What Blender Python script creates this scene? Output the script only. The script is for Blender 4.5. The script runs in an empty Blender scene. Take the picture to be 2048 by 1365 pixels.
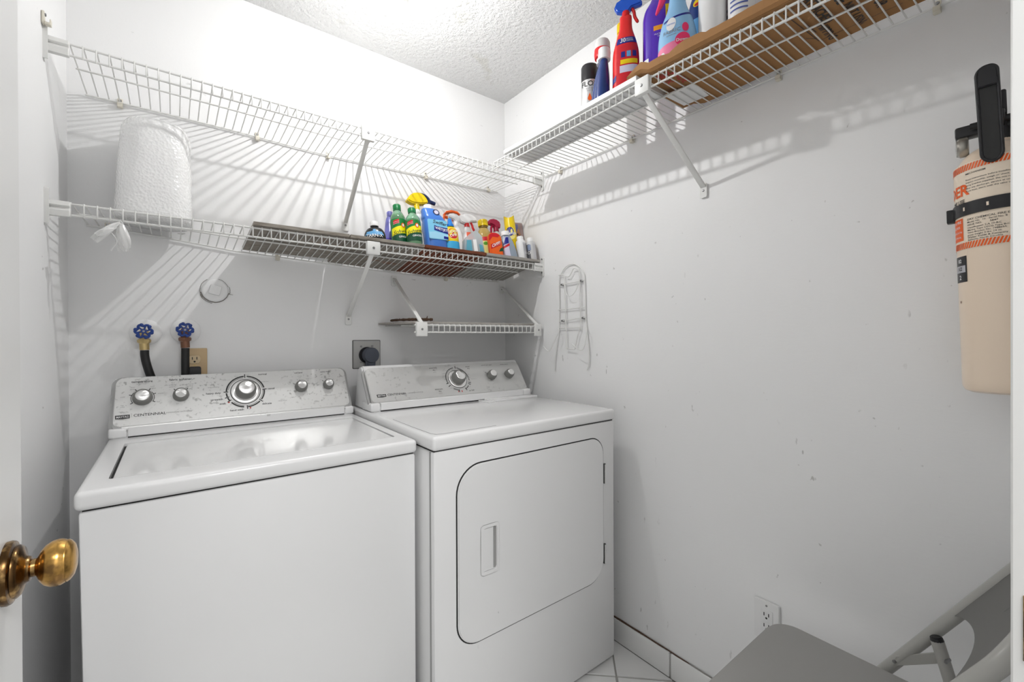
import bpy, bmesh, math, random
from mathutils import Vector, Matrix, Euler
random.seed(7)
C = bpy.context.scene.collection
SC = bpy.context.scene
pi = math.pi
rad = math.radians

# ------------------------------------------------------------------ camera
def make_camera():
    cam = bpy.data.cameras.new('camera')
    o = bpy.data.objects.new('camera', cam); C.objects.link(o)
    yaw, pit, rol = rad(37.599), rad(-0.194), rad(-0.233)
    fw = Vector((math.sin(yaw)*math.cos(pit), math.cos(yaw)*math.cos(pit), math.sin(pit)))
    rt = Vector((math.cos(yaw), -math.sin(yaw), 0)); up = rt.cross(fw)
    R = rt*math.cos(rol) + up*math.sin(rol); U = -rt*math.sin(rol) + up*math.cos(rol)
    m = Matrix((R, U, -fw)).transposed().to_4x4()
    m.translation = Vector((-1.3568, -1.8187, 1.1777))
    o.matrix_world = m
    cam.sensor_width = 36; cam.lens = 880.45/2048*36
    cam.shift_y = (676.77-682.5)/2048
    cam.clip_start = 0.01
    SC.camera = o
make_camera()

# ------------------------------------------------------------------ light and exposure
w = bpy.data.worlds.new('world'); SC.world = w; w.use_nodes = True
w.node_tree.nodes['Background'].inputs[0].default_value = (1, 1, 1, 1)
w.node_tree.nodes['Background'].inputs[1].default_value = 0.3
SC.view_settings.view_transform = 'Standard'; SC.view_settings.look = 'None'
SC.view_settings.gamma = 1; SC.view_settings.use_curve_mapping = False
SC.view_settings.exposure = 0.12
LAMP = (-0.775, -0.53, 2.175)          # ceiling globe, just above the frame
LAMP_STRENGTH = 2600.0
def area_light(name, loc, size, power, rot=(0, 0, 0), color=(1, 1, 1)):
    l = bpy.data.lights.new(name, 'AREA'); l.size = size; l.energy = power; l.color = color
    o = bpy.data.objects.new(name, l); o.location = loc; o.rotation_euler = rot; C.objects.link(o); return o
area_light('hall_fill_light', (-1.1, -2.45, 2.36), 0.5, 27.0)  # fill light added behind the camera, not a known hall lamp

# ------------------------------------------------------------------ materials
MATS = {}
def mat(name, col, rough=0.5, metal=0.0, trans=0.0, coat=0.0, ior=1.45, emit=None, alpha=1.0, spec=None):
    if name in MATS: return MATS[name]
    m = bpy.data.materials.new(name); m.use_nodes = True
    b = m.node_tree.nodes['Principled BSDF']
    b.inputs['Base Color'].default_value = (*col, 1); b.inputs['Roughness'].default_value = rough
    b.inputs['Metallic'].default_value = metal; b.inputs['Transmission Weight'].default_value = trans
    b.inputs['Coat Weight'].default_value = coat; b.inputs['Coat Roughness'].default_value = 0.08
    b.inputs['IOR'].default_value = ior
    if spec is not None: b.inputs['Specular IOR Level'].default_value = spec
    b.inputs['Alpha'].default_value = alpha
    if emit:
        b.inputs['Emission Color'].default_value = (*col, 1); b.inputs['Emission Strength'].default_value = emit
    MATS[name] = m; return m
def nodes_of(m): return m.node_tree.nodes, m.node_tree.links, m.node_tree.nodes['Principled BSDF']
def bump(m, scale, strength, dist=0.002, detail=4, kind='NOISE', rough=0.6, stretch=None):
    n, l, b = nodes_of(m)
    tc = n.new('ShaderNodeTexCoord'); src = tc.outputs['Object']
    if stretch:
        mp = n.new('ShaderNodeMapping'); mp.inputs['Scale'].default_value = stretch
        l.new(src, mp.inputs[0]); src = mp.outputs[0]
    if kind == 'NOISE':
        t = n.new('ShaderNodeTexNoise'); t.inputs['Scale'].default_value = scale; t.inputs['Detail'].default_value = detail; t.inputs['Roughness'].default_value = rough; out = t.outputs['Fac']
    else:
        t = n.new('ShaderNodeTexVoronoi'); t.inputs['Scale'].default_value = scale; out = t.outputs['Distance']
    l.new(src, t.inputs['Vector'])
    bp = n.new('ShaderNodeBump'); bp.inputs['Strength'].default_value = strength; bp.inputs['Distance'].default_value = dist
    l.new(out, bp.inputs['Height']); l.new(bp.outputs[0], b.inputs['Normal'])
    return m
def speckle(m, scale, lo, hi, col, amount=1.0, stretch=None, mask_scale=None, mask=(0.5, 0.6), detail=2):
    """marks of colour col where noise exceeds lo..hi, optionally only inside larger patches"""
    n, l, b = nodes_of(m)
    base = b.inputs['Base Color']
    tc = n.new('ShaderNodeTexCoord'); src = tc.outputs['Object']
    s2 = src
    if stretch:
        mp = n.new('ShaderNodeMapping'); mp.inputs['Scale'].default_value = stretch[0]; mp.inputs['Rotation'].default_value = stretch[1]
        l.new(src, mp.inputs[0]); s2 = mp.outputs[0]
    t = n.new('ShaderNodeTexNoise'); t.inputs['Scale'].default_value = scale; t.inputs['Detail'].default_value = detail
    l.new(s2, t.inputs['Vector'])
    r = n.new('ShaderNodeMapRange'); r.inputs[1].default_value = lo; r.inputs[2].default_value = hi; r.inputs[4].default_value = amount
    l.new(t.outputs['Fac'], r.inputs[0]); fac = r.outputs[0]
    if mask_scale:
        t2 = n.new('ShaderNodeTexNoise'); t2.inputs['Scale'].default_value = mask_scale; t2.inputs['Detail'].default_value = 3
        l.new(src, t2.inputs['Vector'])
        r2 = n.new('ShaderNodeMapRange'); r2.inputs[1].default_value = mask[0]; r2.inputs[2].default_value = mask[1]
        l.new(t2.outputs['Fac'], r2.inputs[0])
        mm = n.new('ShaderNodeMath'); mm.operation = 'MULTIPLY'; l.new(fac, mm.inputs[0]); l.new(r2.outputs[0], mm.inputs[1]); fac = mm.outputs[0]
    mx = n.new('ShaderNodeMix'); mx.data_type = 'RGBA'
    if base.is_linked: l.new(base.links[0].from_socket, mx.inputs[6])
    else: mx.inputs[6].default_value = base.default_value
    mx.inputs[7].default_value = (*col, 1); l.new(fac, mx.inputs[0]); l.new(mx.outputs[2], base)
    return m

WALL = bump(mat('wall_paint', (0.885, 0.885, 0.885), 0.55), 90, 0.10, 0.002, 3)
speckle(WALL, 26, 0.70, 0.74, (0.35, 0.35, 0.33), 0.55, ((1.0, 1.0, 2.4), (0.5, 0.4, 0.3)), 5, (0.58, 0.64))
RWALL = bump(mat('wall_paint_semi_gloss', (0.885, 0.885, 0.885), 0.38), 75, 0.13, 0.002, 3, stretch=(1, .6, 1.6))
speckle(RWALL, 24, 0.70, 0.74, (0.33, 0.32, 0.30), 0.55, ((1.0, 2.2, 1.0), (0.4, 0.5, 0.2)), 4, (0.56, 0.62))
speckle(RWALL, 60, 0.71, 0.74, (0.4, 0.39, 0.37), 0.5, None, 9, (0.55, 0.6))
CEIL = bump(mat('popcorn_ceiling', (0.88, 0.88, 0.875), 0.9), 62, 1.0, 0.02, 5, rough=0.65)
speckle(CEIL, 7, 0.64, 0.72, (0.74, 0.73, 0.66), 0.5)
FLOORM = mat('grout', (0.42, 0.41, 0.39), 0.8)
TILE = bump(mat('glazed_tile', (0.86, 0.86, 0.85), 0.18, coat=0.3), 8, 0.05, 0.002)
DOORM = bump(mat('door_paint', (0.80, 0.80, 0.79), 0.32), 40, 0.05, 0.001, stretch=(1, 1, .15))
TRIMM = mat('trim_paint', (0.80, 0.80, 0.785), 0.35)
APPL = bump(mat('appliance_white', (0.80, 0.80, 0.80), 0.28, coat=0.35), 160, 0.025, 0.001)
speckle(APPL, 34, 0.735, 0.76, (0.3, 0.3, 0.3), 0.55, ((1, 1, .6), (0, .6, 0)), 6, (0.6, 0.66))
LIDM = bump(mat('appliance_lid_white', (0.80, 0.80, 0.80), 0.15, coat=0.5), 60, 0.02, 0.001)
GAP = mat('painted_gap_shade', (0.02, 0.02, 0.02), 0.8)  # near-black colour standing in for the shade inside panel gaps
SILVER = mat('silver_console', (0.66, 0.66, 0.65), 0.36, metal=0.55)
speckle(SILVER, 95, 0.565, 0.66, (0.24, 0.24, 0.235), 0.65, None, 7, (0.40, 0.60), 5)
SILVER2 = mat('silver_console_clean', (0.60, 0.60, 0.59), 0.36, metal=0.55)
speckle(SILVER2, 70, 0.58, 0.68, (0.30, 0.30, 0.295), 0.5, None, 6, (0.52, 0.64), 5)
SILRIM = mat('silver_console_rim', (0.36, 0.36, 0.355), 0.4, metal=0.5)
KNOBG = mat('knob_grey', (0.20, 0.20, 0.19), 0.4)
ALU = mat('brushed_aluminium', (0.85, 0.85, 0.84), 0.28, metal=1.0)
b_ = ALU.node_tree.nodes['Principled BSDF']; b_.inputs['Anisotropic'].default_value = 0.85
INK = mat('ink_dark', (0.03, 0.03, 0.03), 0.5)
INKG = mat('ink_grey', (0.25, 0.25, 0.25), 0.5)
INKR = mat('ink_red', (0.5, 0.03, 0.02), 0.5)
INKW = mat('ink_white', (0.85, 0.85, 0.85), 0.5)
WIRE = mat('vinyl_white_wire', (0.78, 0.78, 0.76), 0.35)
BRKT = mat('white_bracket', (0.82, 0.82, 0.80), 0.4)
SCREW = mat('steel_screw', (0.30, 0.30, 0.30), 0.4, metal=0.8)
BRASS = mat('aged_brass', (0.62, 0.36, 0.10), 0.22, metal=1.0)
speckle(BRASS, 45, 0.5, 0.65, (0.14, 0.075, 0.035), 0.8, None, None, (0, 1), 5)
BRASSD = mat('dark_brass', (0.10, 0.055, 0.022), 0.24, metal=1.0)
speckle(BRASSD, 60, 0.5, 0.62, (0.55, 0.35, 0.14), 0.7, None, None, (0, 1), 5)
BRASSY = mat('valve_brass', (0.55, 0.42, 0.20), 0.4, metal=0.9)
COPPER = mat('valve_copper', (0.22, 0.11, 0.07), 0.45, metal=0.7)
BLUEW = mat('valve_blue', (0.015, 0.05, 0.24), 0.35)
RUBBER = mat('black_rubber', (0.012, 0.012, 0.012), 0.5)
BLACKP = mat('black_plastic', (0.015, 0.015, 0.017), 0.35)
GREYP = mat('plug_grey', (0.075, 0.085, 0.11), 0.5)
IVORY = mat('ivory_plate', (0.62, 0.45, 0.25), 0.35)
IVORY2 = mat('ivory_receptacle', (0.70, 0.55, 0.34), 0.35)
STEELP = bump(mat('steel_plate', (0.45, 0.45, 0.44), 0.45, metal=0.7), 50, .05)
CREAM = mat('cream_enamel', (0.86, 0.71, 0.56), 0.3, coat=0.3)
ORANGE = mat('label_orange', (0.85, 0.12, 0.01), 0.45)
LABELC = mat('label_cream', (0.86, 0.74, 0.60), 0.5)
CLEARP = mat('clear_plastic', (0.9, 0.9, 0.88), 0.1, trans=0.9)
TAUPE = mat('chair_grey_enamel', (0.34, 0.335, 0.32), 0.42)
speckle(TAUPE, 28, 0.71, 0.74, (0.08, 0.08, 0.075), 0.7, None, 5, (0.52, 0.58))
TUBEM = mat('chair_tube_enamel', (0.42, 0.415, 0.39), 0.3)
BOARD = mat('weathered_board', (0.33, 0.30, 0.26), 0.75)
speckle(BOARD, 22, 0.45, 0.7, (0.15, 0.12, 0.095), 0.8, ((1, 9, 9), (0, 0, 0)), None, (0, 1), 5)
speckle(BOARD, 5, 0.62, 0.68, (0.30, 0.10, 0.04), 0.55, ((1, 3, 3), (0, 0, 0)), None, (0, 1), 4)
BOARDG = mat('grey_board', (0.42, 0.40, 0.37), 0.75)
speckle(BOARDG, 25, 0.48, 0.7, (0.25, 0.22, 0.19), 0.7, ((1, 9, 9), (0, 0, 0)), None, (0, 1), 5)
BOARDR = mat('red_brown_board', (0.20, 0.055, 0.022), 0.6)
speckle(BOARDR, 18, 0.45, 0.7, (0.09, 0.03, 0.015), 0.8, ((1, 8, 8), (0, 0, 0)), None, (0, 1), 5)
BARK = bump(mat('peeling_veneer', (0.06, 0.03, 0.015), 0.8), 60, .6, .01)
CARD = mat('cardboard', (0.37, 0.19, 0.075), 0.85)
speckle(CARD, 14, 0.5, 0.75, (0.33, 0.17, 0.07), 0.7, ((1, 4, 1), (0, 0, 0)), None, (0, 1), 4)
WBOARD = mat('white_melamine', (0.82, 0.82, 0.82), 0.35)
WRAP = mat('bubble_wrap', (0.90, 0.90, 0.895), 0.16)
WRAP.node_tree.nodes['Principled BSDF'].inputs['Subsurface Weight'].default_value = 0.4
WRAP.node_tree.nodes['Principled BSDF'].inputs['Subsurface Radius'].default_value = (.05, .05, .05)
bump(WRAP, 140, 0.5, 0.003, kind='VORONOI')
BAGM = mat('thin_white_plastic', (0.85, 0.85, 0.84), 0.3, trans=0.25)

# ------------------------------------------------------------------ mesh helpers
class MB:
    def __init__(s): s.bm = bmesh.new()
    def absorb(s, b2, M=None):
        if M is not None: b2.transform(M)
        me = bpy.data.meshes.new('t'); b2.to_mesh(me); b2.free(); s.bm.from_mesh(me); bpy.data.meshes.remove(me); return s
    def box(s, x0, x1, y0, y1, z0, z1, bev=0, seg=2, M=None):
        b = bmesh.new(); bmesh.ops.create_cube(b, size=1)
        for v in b.verts:
            v.co = Vector(((x0+x1)/2+v.co.x*(x1-x0), (y0+y1)/2+v.co.y*(y1-y0), (z0+z1)/2+v.co.z*(z1-z0)))
        if bev: bmesh.ops.bevel(b, geom=b.edges[:], offset=bev, segments=seg, affect='EDGES', profile=0.5)
        return s.absorb(b, M)
    def cyl(s, p0, p1, r0, r1=None, n=16, bev=0, seg=2):
        r1 = r0 if r1 is None else r1
        p0, p1 = Vector(p0), Vector(p1); d = p1-p0
        b = bmesh.new(); bmesh.ops.create_cone(b, cap_ends=True, segments=n, radius1=r0, radius2=r1, depth=d.length)
        if bev:
            es = [e for e in b.edges if abs(e.verts[0].co.z-e.verts[1].co.z) < 1e-6]
            bmesh.ops.bevel(b, geom=es, offset=bev, segments=seg, affect='EDGES')
        M = Matrix.Translation((p0+p1)/2) @ d.to_track_quat('Z', 'Y').to_matrix().to_4x4()
        return s.absorb(b, M)
    def ball(s, c, r, sc=(1, 1, 1), u=20, v=12, M=None):
        b = bmesh.new(); bmesh.ops.create_uvsphere(b, u_segments=u, v_segments=v, radius=r)
        m = Matrix.Translation(Vector(c)) @ Matrix.Diagonal((*sc, 1))
        return s.absorb(b, M @ m if M else m)
    def tube(s, pts, r, n=8, closed=False, cap=True):
        pts = [Vector(p) for p in pts]; N = len(pts); rs = r if isinstance(r, (list, tuple)) else [r]*N
        T = []
        for i in range(N):
            a = pts[i-1] if (i > 0 or closed) else pts[i]; c = pts[(i+1) % N] if (i < N-1 or closed) else pts[i]
            t = c-a; T.append(t.normalized() if t.length > 1e-9 else Vector((0, 0, 1)))
        ref = Vector((0, 0, 1)) if abs(T[0].z) < .9 else Vector((1, 0, 0))
        nrm = (ref - T[0]*ref.dot(T[0])).normalized(); rings = []
        for i in range(N):
            nrm = (nrm - T[i]*nrm.dot(T[i])).normalized(); bn = T[i].cross(nrm)
            rings.append([s.bm.verts.new(pts[i] + (nrm*math.cos(2*pi*k/n)+bn*math.sin(2*pi*k/n))*rs[i]) for k in range(n)])
        for i in range(N if closed else N-1):
            A, B = rings[i], rings[(i+1) % N]
            for k in range(n): s.bm.faces.new((A[k], A[(k+1) % n], B[(k+1) % n], B[k]))
        if cap and not closed: s.bm.faces.new(rings[0][::-1]); s.bm.faces.new(rings[-1])
        return s
    def lathe(s, prof, n=28, sx=1, sy=1, p=2.0, M=None, off=None):
        """prof: (r, z); p: superellipse power; off: z -> (dx, dy)"""
        b = bmesh.new(); rings = []
        for r, z in prof:
            dx, dy = off(z) if off else (0, 0); ring = []
            for k in range(n):
                a = 2*pi*k/n; cs, sn = math.cos(a), math.sin(a)
                if p != 2.0: cs = math.copysign(abs(cs)**(2/p), cs); sn = math.copysign(abs(sn)**(2/p), sn)
                ring.append(b.verts.new((r*cs*sx+dx, r*sn*sy+dy, z)))
            rings.append(ring)
        for A, B in zip(rings, rings[1:]):
            for k in range(n): b.faces.new((A[k], A[(k+1) % n], B[(k+1) % n], B[k]))
        b.faces.new(rings[0][::-1]); b.faces.new(rings[-1])
        return s.absorb(b, M)
    def prism(s, poly, d0, d1, f, bev=0, seg=2, M=None):
        """poly of 2-D points extruded from d0 to d1; f(a, b, d) -> xyz"""
        b = bmesh.new()
        A = [b.verts.new(f(x, y, d0)) for x, y in poly]; B = [b.verts.new(f(x, y, d1)) for x, y in poly]
        n = len(poly); fa = b.faces.new(A); fb = b.faces.new(B[::-1])
        for i in range(n): b.faces.new((A[i], B[i], B[(i+1) % n], A[(i+1) % n]))
        bmesh.ops.recalc_face_normals(b, faces=b.faces[:])
        if bev:
            es = [e for e in b.edges if any(fc in (fa, fb) for fc in e.link_faces)]
            bmesh.ops.bevel(b, geom=es, offset=bev, segments=seg, affect='EDGES', clamp_overlap=True)
        return s.absorb(b, M)
    def grid(s, nu, nv, f):
        V = [[s.bm.verts.new(f(i/(nu-1), j/(nv-1))) for j in range(nv)] for i in range(nu)]
        for i in range(nu-1):
            for j in range(nv-1): s.bm.faces.new((V[i][j], V[i+1][j], V[i+1][j+1], V[i][j+1]))
        return s
    def poly(s, pts, faces=None):
        V = [s.bm.verts.new(p) for p in pts]
        for f in (faces or [range(len(pts))]): s.bm.faces.new([V[i] for i in f])
        return s
    def text(s, string, size, f, shear=0, offset=0, align='CENTER', sx=1.0):
        vs, fs = text_geo(string, shear, offset, align)
        V = [s.bm.verts.new(f(x*size*sx, y*size)) for x, y in vs]
        for q in fs:
            try: s.bm.faces.new([V[i] for i in q])
            except ValueError: pass
        return s
    def mesh(s, name, mats, smooth=38):
        me = bpy.data.meshes.new(name); s.bm.to_mesh(me); s.bm.free()
        for m in (mats if isinstance(mats, (list, tuple)) else [mats]): me.materials.append(m)
        if smooth:
            for p in me.polygons: p.use_smooth = True
            me.set_sharp_from_angle(angle=rad(smooth))
        return me
_tx = {}
def text_geo(string, shear, offset, align):
    k = (string, shear, offset, align)
    if k not in _tx:
        c = bpy.data.curves.new('t', 'FONT'); c.body = string; c.size = 1; c.shear = shear; c.offset = offset
        c.align_x = align; c.align_y = 'CENTER'; c.resolution_u = 2; c.fill_mode = 'FRONT'
        o = bpy.data.objects.new('t', c); C.objects.link(o)
        me = o.to_mesh()
        _tx[k] = ([(v.co.x, v.co.y) for v in me.vertices], [list(p.vertices) for p in me.polygons])
        o.to_mesh_clear(); bpy.data.objects.remove(o); bpy.data.curves.remove(c)
    return _tx[k]
def rrect(x0, x1, y0, y1, r, n=6):
    r = list(r) if isinstance(r, (list, tuple)) else [r]*4   # bl, br, tr, tl
    out = []
    for (cx, cy, a0, q) in ((x0+r[0], y0+r[0], pi, r[0]), (x1-r[1], y0+r[1], 1.5*pi, r[1]), (x1-r[2], y1-r[2], 0, r[2]), (x0+r[3], y1-r[3], .5*pi, r[3])):
        for k in range(n+1): a = a0+.5*pi*k/n; out.append((cx+q*math.cos(a), cy+q*math.sin(a)))
    return out
def smooth_path(pts, sub=6, closed=False):
    pts = [Vector(p) for p in pts]; N = len(pts); out = []
    for i in range(N if closed else N-1):
        p0 = pts[i-1] if (i > 0 or closed) else pts[i]; p1 = pts[i]; p2 = pts[(i+1) % N]; p3 = pts[(i+2) % N] if (i+2 < N or closed) else p2
        for k in range(sub):
            t = k/sub
            out.append(.5*((2*p1)+(p2-p0)*t+(2*p0-5*p1+4*p2-p3)*t*t+(3*p1-p0-3*p2+p3)*t**3))
    if not closed: out.append(pts[-1])
    return out
def bool_diff(me, cut, name):
    a = bpy.data.objects.new('a', me); b = bpy.data.objects.new('b', cut); C.objects.link(a); C.objects.link(b)
    md = a.modifiers.new('d', 'BOOLEAN'); md.object = b; md.operation = 'DIFFERENCE'; md.solver = 'EXACT'
    dg = bpy.context.evaluated_depsgraph_get()
    out = bpy.data.meshes.new_from_object(a.evaluated_get(dg), depsgraph=dg); out.name = name
    bpy.data.objects.remove(a); bpy.data.objects.remove(b)
    out.set_sharp_from_angle(angle=rad(30)); return out
XZ = lambda y: (lambda x, z, e=0.0: Vector((x, y+e, z)))

# ------------------------------------------------------------------ scene helpers
def thing(name, label, cat, loc=(0, 0, 0), rot=None, group=None, kind=None):
    o = bpy.data.objects.new(name, None); C.objects.link(o); o.empty_display_size = .05
    o.location = loc
    if rot is not None: o.rotation_mode = 'ZYX'; o.rotation_euler = rot
    if kind: o['kind'] = kind
    if label: o['label'] = label
    if cat: o['category'] = cat
    if group: o['group'] = group
    return o
def local_matrix(o):
    if o is None: return Matrix.Identity(4)
    m = Matrix.LocRotScale(o.location, o.rotation_euler, o.scale)
    return (local_matrix(o.parent) @ o.matrix_parent_inverse @ m) if o.parent else m
def part(name, mb, m, parent, world=True, label=None, smooth=38):
    me = mb.mesh(name, m, smooth) if isinstance(mb, MB) else mb
    o = bpy.data.objects.new(name, me); C.objects.link(o)
    if parent is not None:
        o.parent = parent
        if world: o.matrix_parent_inverse = local_matrix(parent).inverted()
    if label: o['label'] = label
    return o
def single(name, mb, m, label, cat, group=None, smooth=38):
    o = part(name, mb, m, None, smooth=smooth)
    me = o.data; c = sum((v.co for v in me.vertices), Vector())/max(1, len(me.vertices))
    c.z = min(v.co.z for v in me.vertices)
    me.transform(Matrix.Translation(-c)); o.location = c
    o['label'] = label; o['category'] = cat
    if group: o['group'] = group
    return o
def struct(name, mb, m, parent=None, smooth=38):
    o = part(name, mb, m, parent, smooth=smooth)
    if parent is None: o['kind'] = 'structure'
    return o

# ================================================================== SETTING
H, XL, YF = 2.376, -1.60, -1.788
struct('wall_back', MB().box(XL-.1, .1, 0, .1, -.05, H+.1), WALL)
struct('wall_right', MB().box(0, .1, YF-.11, 0, -.05, H+.1), RWALL)
struct('wall_left', MB().box(XL-.1, XL, YF-.11, 0, -.05, H+.1), WALL)
DX0, DX1, DH = -1.535, -.775, 2.045
struct('wall_front', MB().box(XL, DX0-.02, YF-.11, YF, 0, H).box(DX1+.02, 0, YF-.11, YF, 0, H).box(DX0-.02, DX1+.02, YF-.11, YF, DH+.02, H), WALL)
struct('ceiling', MB().box(XL-.1, .1, YF-.11, .1, H, H+.1), CEIL)
# the hall outside the doorway, behind the camera
struct('wall_hall', MB().box(-2.6, .7, -3.25, -3.15, -.05, H+.1).box(-2.7, -2.6, -3.25, YF-.11, -.05, H+.1).box(.7, .8, -3.25, YF-.11, -.05, H+.1)
       .box(-2.7, XL-.1, YF-.11, YF-.01, -.05, H+.1).box(.1, .8, YF-.11, YF-.01, -.05, H+.1), WALL)
struct('ceiling_hall', MB().box(-2.7, .8, -3.25, YF-.11, H, H+.1), CEIL)
# floor: diagonal tiles on grout
fl = struct('floor', MB().box(-2.7, .8, -3.25, .1, -.1, -.004), FLOORM)
TS, GAPT = .305, .006
tile_me = MB().box(-(TS-GAPT)/2, (TS-GAPT)/2, -(TS-GAPT)/2, (TS-GAPT)/2, -.009, 0, .0015, 1).mesh('tile', TILE)
cx0, cy0 = -.147, -.832
th = rad(-44)
ux = Vector((math.cos(th), math.sin(th))); uy = Vector((-ux.y, ux.x))
for i in range(-9, 4):
    for j in range(-8, 8):
        c = Vector((cx0, cy0)) + ux*TS*(i+.5) + uy*TS*(j+.5)
        if XL+.12 < c.x < -.12 and YF+.0 < c.y < -.12 and (c.x > -.6 or c.y < -.7):
            o = bpy.data.objects.new('tile', tile_me); C.objects.link(o); o.parent = fl; o.location = (c.x, c.y, random.uniform(-.0006, .0)); o.rotation_euler = (random.uniform(-.002, .002), 0, th)
# edge tiles that are cut by the walls
for i in range(-9, 4):
    for j in range(-8, 8):
        c = Vector((cx0, cy0)) + ux*TS*(i+.5) + uy*TS*(j+.5)
        if (XL+.12 < c.x < -.12 and YF+.0 < c.y < -.12 and (c.x > -.6 or c.y < -.7)): continue
        h = (TS-GAPT)/2
        pts = [c+ux*a*h+uy*b*h for a, b in ((-1, -1), (1, -1), (1, 1), (-1, 1))]
        def clip(ps, f):
            out = []
            for k in range(len(ps)):
                a, b = ps[k], ps[(k+1) % len(ps)]; fa, fb = f(a), f(b)
                if fa >= 0: out.append(a)
                if (fa >= 0) != (fb >= 0): out.append(a+(b-a)*(fa/(fa-fb)))
            return out
        for f in (lambda p: -.010-p.x, lambda p: p.x-XL-.002, lambda p: p.y-YF, lambda p: -.002-p.y):
            if pts: pts = clip(pts, f)
        if len(pts) < 3: continue
        ar = abs(sum(pts[k].x*pts[(k+1) % len(pts)].y-pts[k].y*pts[(k+1) % len(pts)].x for k in range(len(pts))))/2
        if ar < .0015: continue
        struct('tile', MB().prism([(p.x, p.y) for p in pts], -.009, 0, lambda x, y, d: Vector((x, y, d))), TILE, fl)
# tiled baseboard on the wall with the shelf of bottles
bb = thing('baseboard_right', None, None, (0, -.9, 0), kind='structure')
struct('grout_bed', MB().box(-.006, 0, YF, 0, 0, .0825), FLOORM, bb)
y = 0.0
edges = [-.036, -.341, -.646, -.951, -1.256, -1.561, YF]
pr = 0.0
for e in edges:
    struct('tile', MB().box(-.010, -.001, e+.003, pr-.003, .001, .086, .003, 2), TILE, bb); pr = e
struct('cracked_caulk', MB().tube([(-.003, -.70-.04*k, .0875+random.uniform(-.001, .001)) for k in range(9)], [.0035, .004, .003, .0035, .0025, .003, .002, .0025, .0015], 6), mat('rusty_caulk', (.10, .06, .04), .9), bb)
struct('caulk_line', MB().tube([(-.003, -1.02-.05*k, .0872+random.uniform(-.0006, .0006)) for k in range(12)], [.0016+.0008*random.random() for _ in range(12)], 6), mat('grey_caulk', (.30, .29, .27), .9), bb)
# door leaf, opened against the left wall, with its knob
dl = thing('door_1', None, None, (DX0, YF, 0), kind='structure')
struct('door_leaf', MB().box(-1.535, -1.500, YF+.004, -1.05, .012, 2.035, .002, 1), DOORM, dl)
struct('hinge', MB().cyl((-1.5365, YF+.001, .25), (-1.5365, YF+.001, .34), .006).cyl((-1.5365, YF+.001, 1.72), (-1.5365, YF+.001, 1.81), .006), BRASSD, dl)
kn = part('door_knob', MB().lathe([(.0, .0), (.0325, 0), (.0330, .003), (.0318, .006), (.0275, .0075), (.0272, .0095), (.0245, .0125), (.0150, .015), (.0135, .0165), (.0128, .0185), (.0095, .0195), (.0092, .026)], 36), BRASSD, dl, label='dark tarnished brass rose and neck of the door knob')
K = Matrix.Translation((-1.5, -1.115, .926)) @ Matrix.Rotation(pi/2, 4, 'Y')
kn.data.transform(K)
g = part('grip', MB().lathe([(.0088, .022), (.010, .0235), (.0165, .0262), (.0215, .0300), (.0243, .0350), (.0250, .0395), (.0245, .0430), (.0228, .0462), (.0226, .0470), (.0228, .0476), (.0212, .0500), (.0170, .0530), (.0100, .0548), (.001, .0552)], 40), BRASS, kn, label='shiny brass ball of the knob')
g.data.transform(K)
# door jamb on the latch side, and head
jb = struct('trim_1', MB().box(DX1, DX1+.02, YF-.112, YF+.0085, 0, DH, .0015, 1), TRIMM)
struct('strike_plate', MB().box(DX1-.0012, DX1+.001, -1.812, -1.7868, .895, .952, .0005, 1), BRASSD, jb)
struct('door_stop', MB().box(DX1-.012, DX1+.002, -1.90, -1.86, 0, DH, .002, 1), TRIMM, jb)
struct('trim_2', MB().box(DX0-.02, DX1+.02, YF-.112, YF+.0085, DH, DH+.02, .0015, 1), TRIMM)
struct('trim_3', MB().box(DX0-.02, DX0-.001, YF-.112, YF+.0, 0, DH, .0015, 1), TRIMM)
struct('trim_4', MB().box(DX1+.006, DX1+.062, YF, YF+.009, 0, DH+.06, .003, 2), TRIMM)

# ceiling globe lamp (just above the frame)
lp = thing('ceiling_lamp', 'bare round bulb on a white ceiling holder above the washer', 'lamp', (LAMP[0], LAMP[1], H))
part('base', MB().lathe([(.06, H-.001), (.06, H-.016), (.030, H-.030), (.009, H-.036), (.008, LAMP[2]+.0105)], 36, M=Matrix.Translation((LAMP[0], LAMP[1], 0))), TRIMM, lp)
part('bulb', MB().ball(LAMP, .011, u=24, v=16), mat('lamp_glass', (1, .995, .985), .3, emit=LAMP_STRENGTH), lp)

# ================================================================== WASHER AND DRYER
def panel_frame(x0, p0, p1):
    p0, p1 = Vector((0, *p0)), Vector((0, *p1)); e = (p1-p0).normalized(); n = Vector((1, 0, 0)).cross(e)
    return lambda u, v, d=0.0: Vector((x0+u, 0, 0)) + p0 + e*v + n*d
def taper_rrect(u0, u1, w0, w1, r, t, n=7):
    cu = (u0+u1)/2
    return [(cu+(u-cu)*(1-t*(w_-w0)/(w1-w0)), w_) for u, w_ in rrect(u0, u1, w0, w1, r, n)]
def knob(root, F, u, v, r, hgt=.022, cap=None, name='control_knob', dial=False, spin=0.0):
    o = F(u, v); q = (F(u, v, 1)-o).normalized(); M = Matrix.Translation(o) @ q.to_track_quat('Z', 'X').to_matrix().to_4x4()
    cap = cap or r*.70
    k = part(name, MB().lathe([(r*1.02, .0005), (r*1.03, .003), (r, hgt*.55), (r*.90, hgt*.88), (cap*1.06, hgt)], 36, M=M), KNOBG, root)
    part('knob_cap', MB().lathe([(cap, hgt*.9), (cap, hgt+.0008), (cap*.92, hgt+.0018), (.0005, hgt+.0020)], 32, M=M), ALU, k, label='brushed aluminium cap')
    return M
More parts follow.
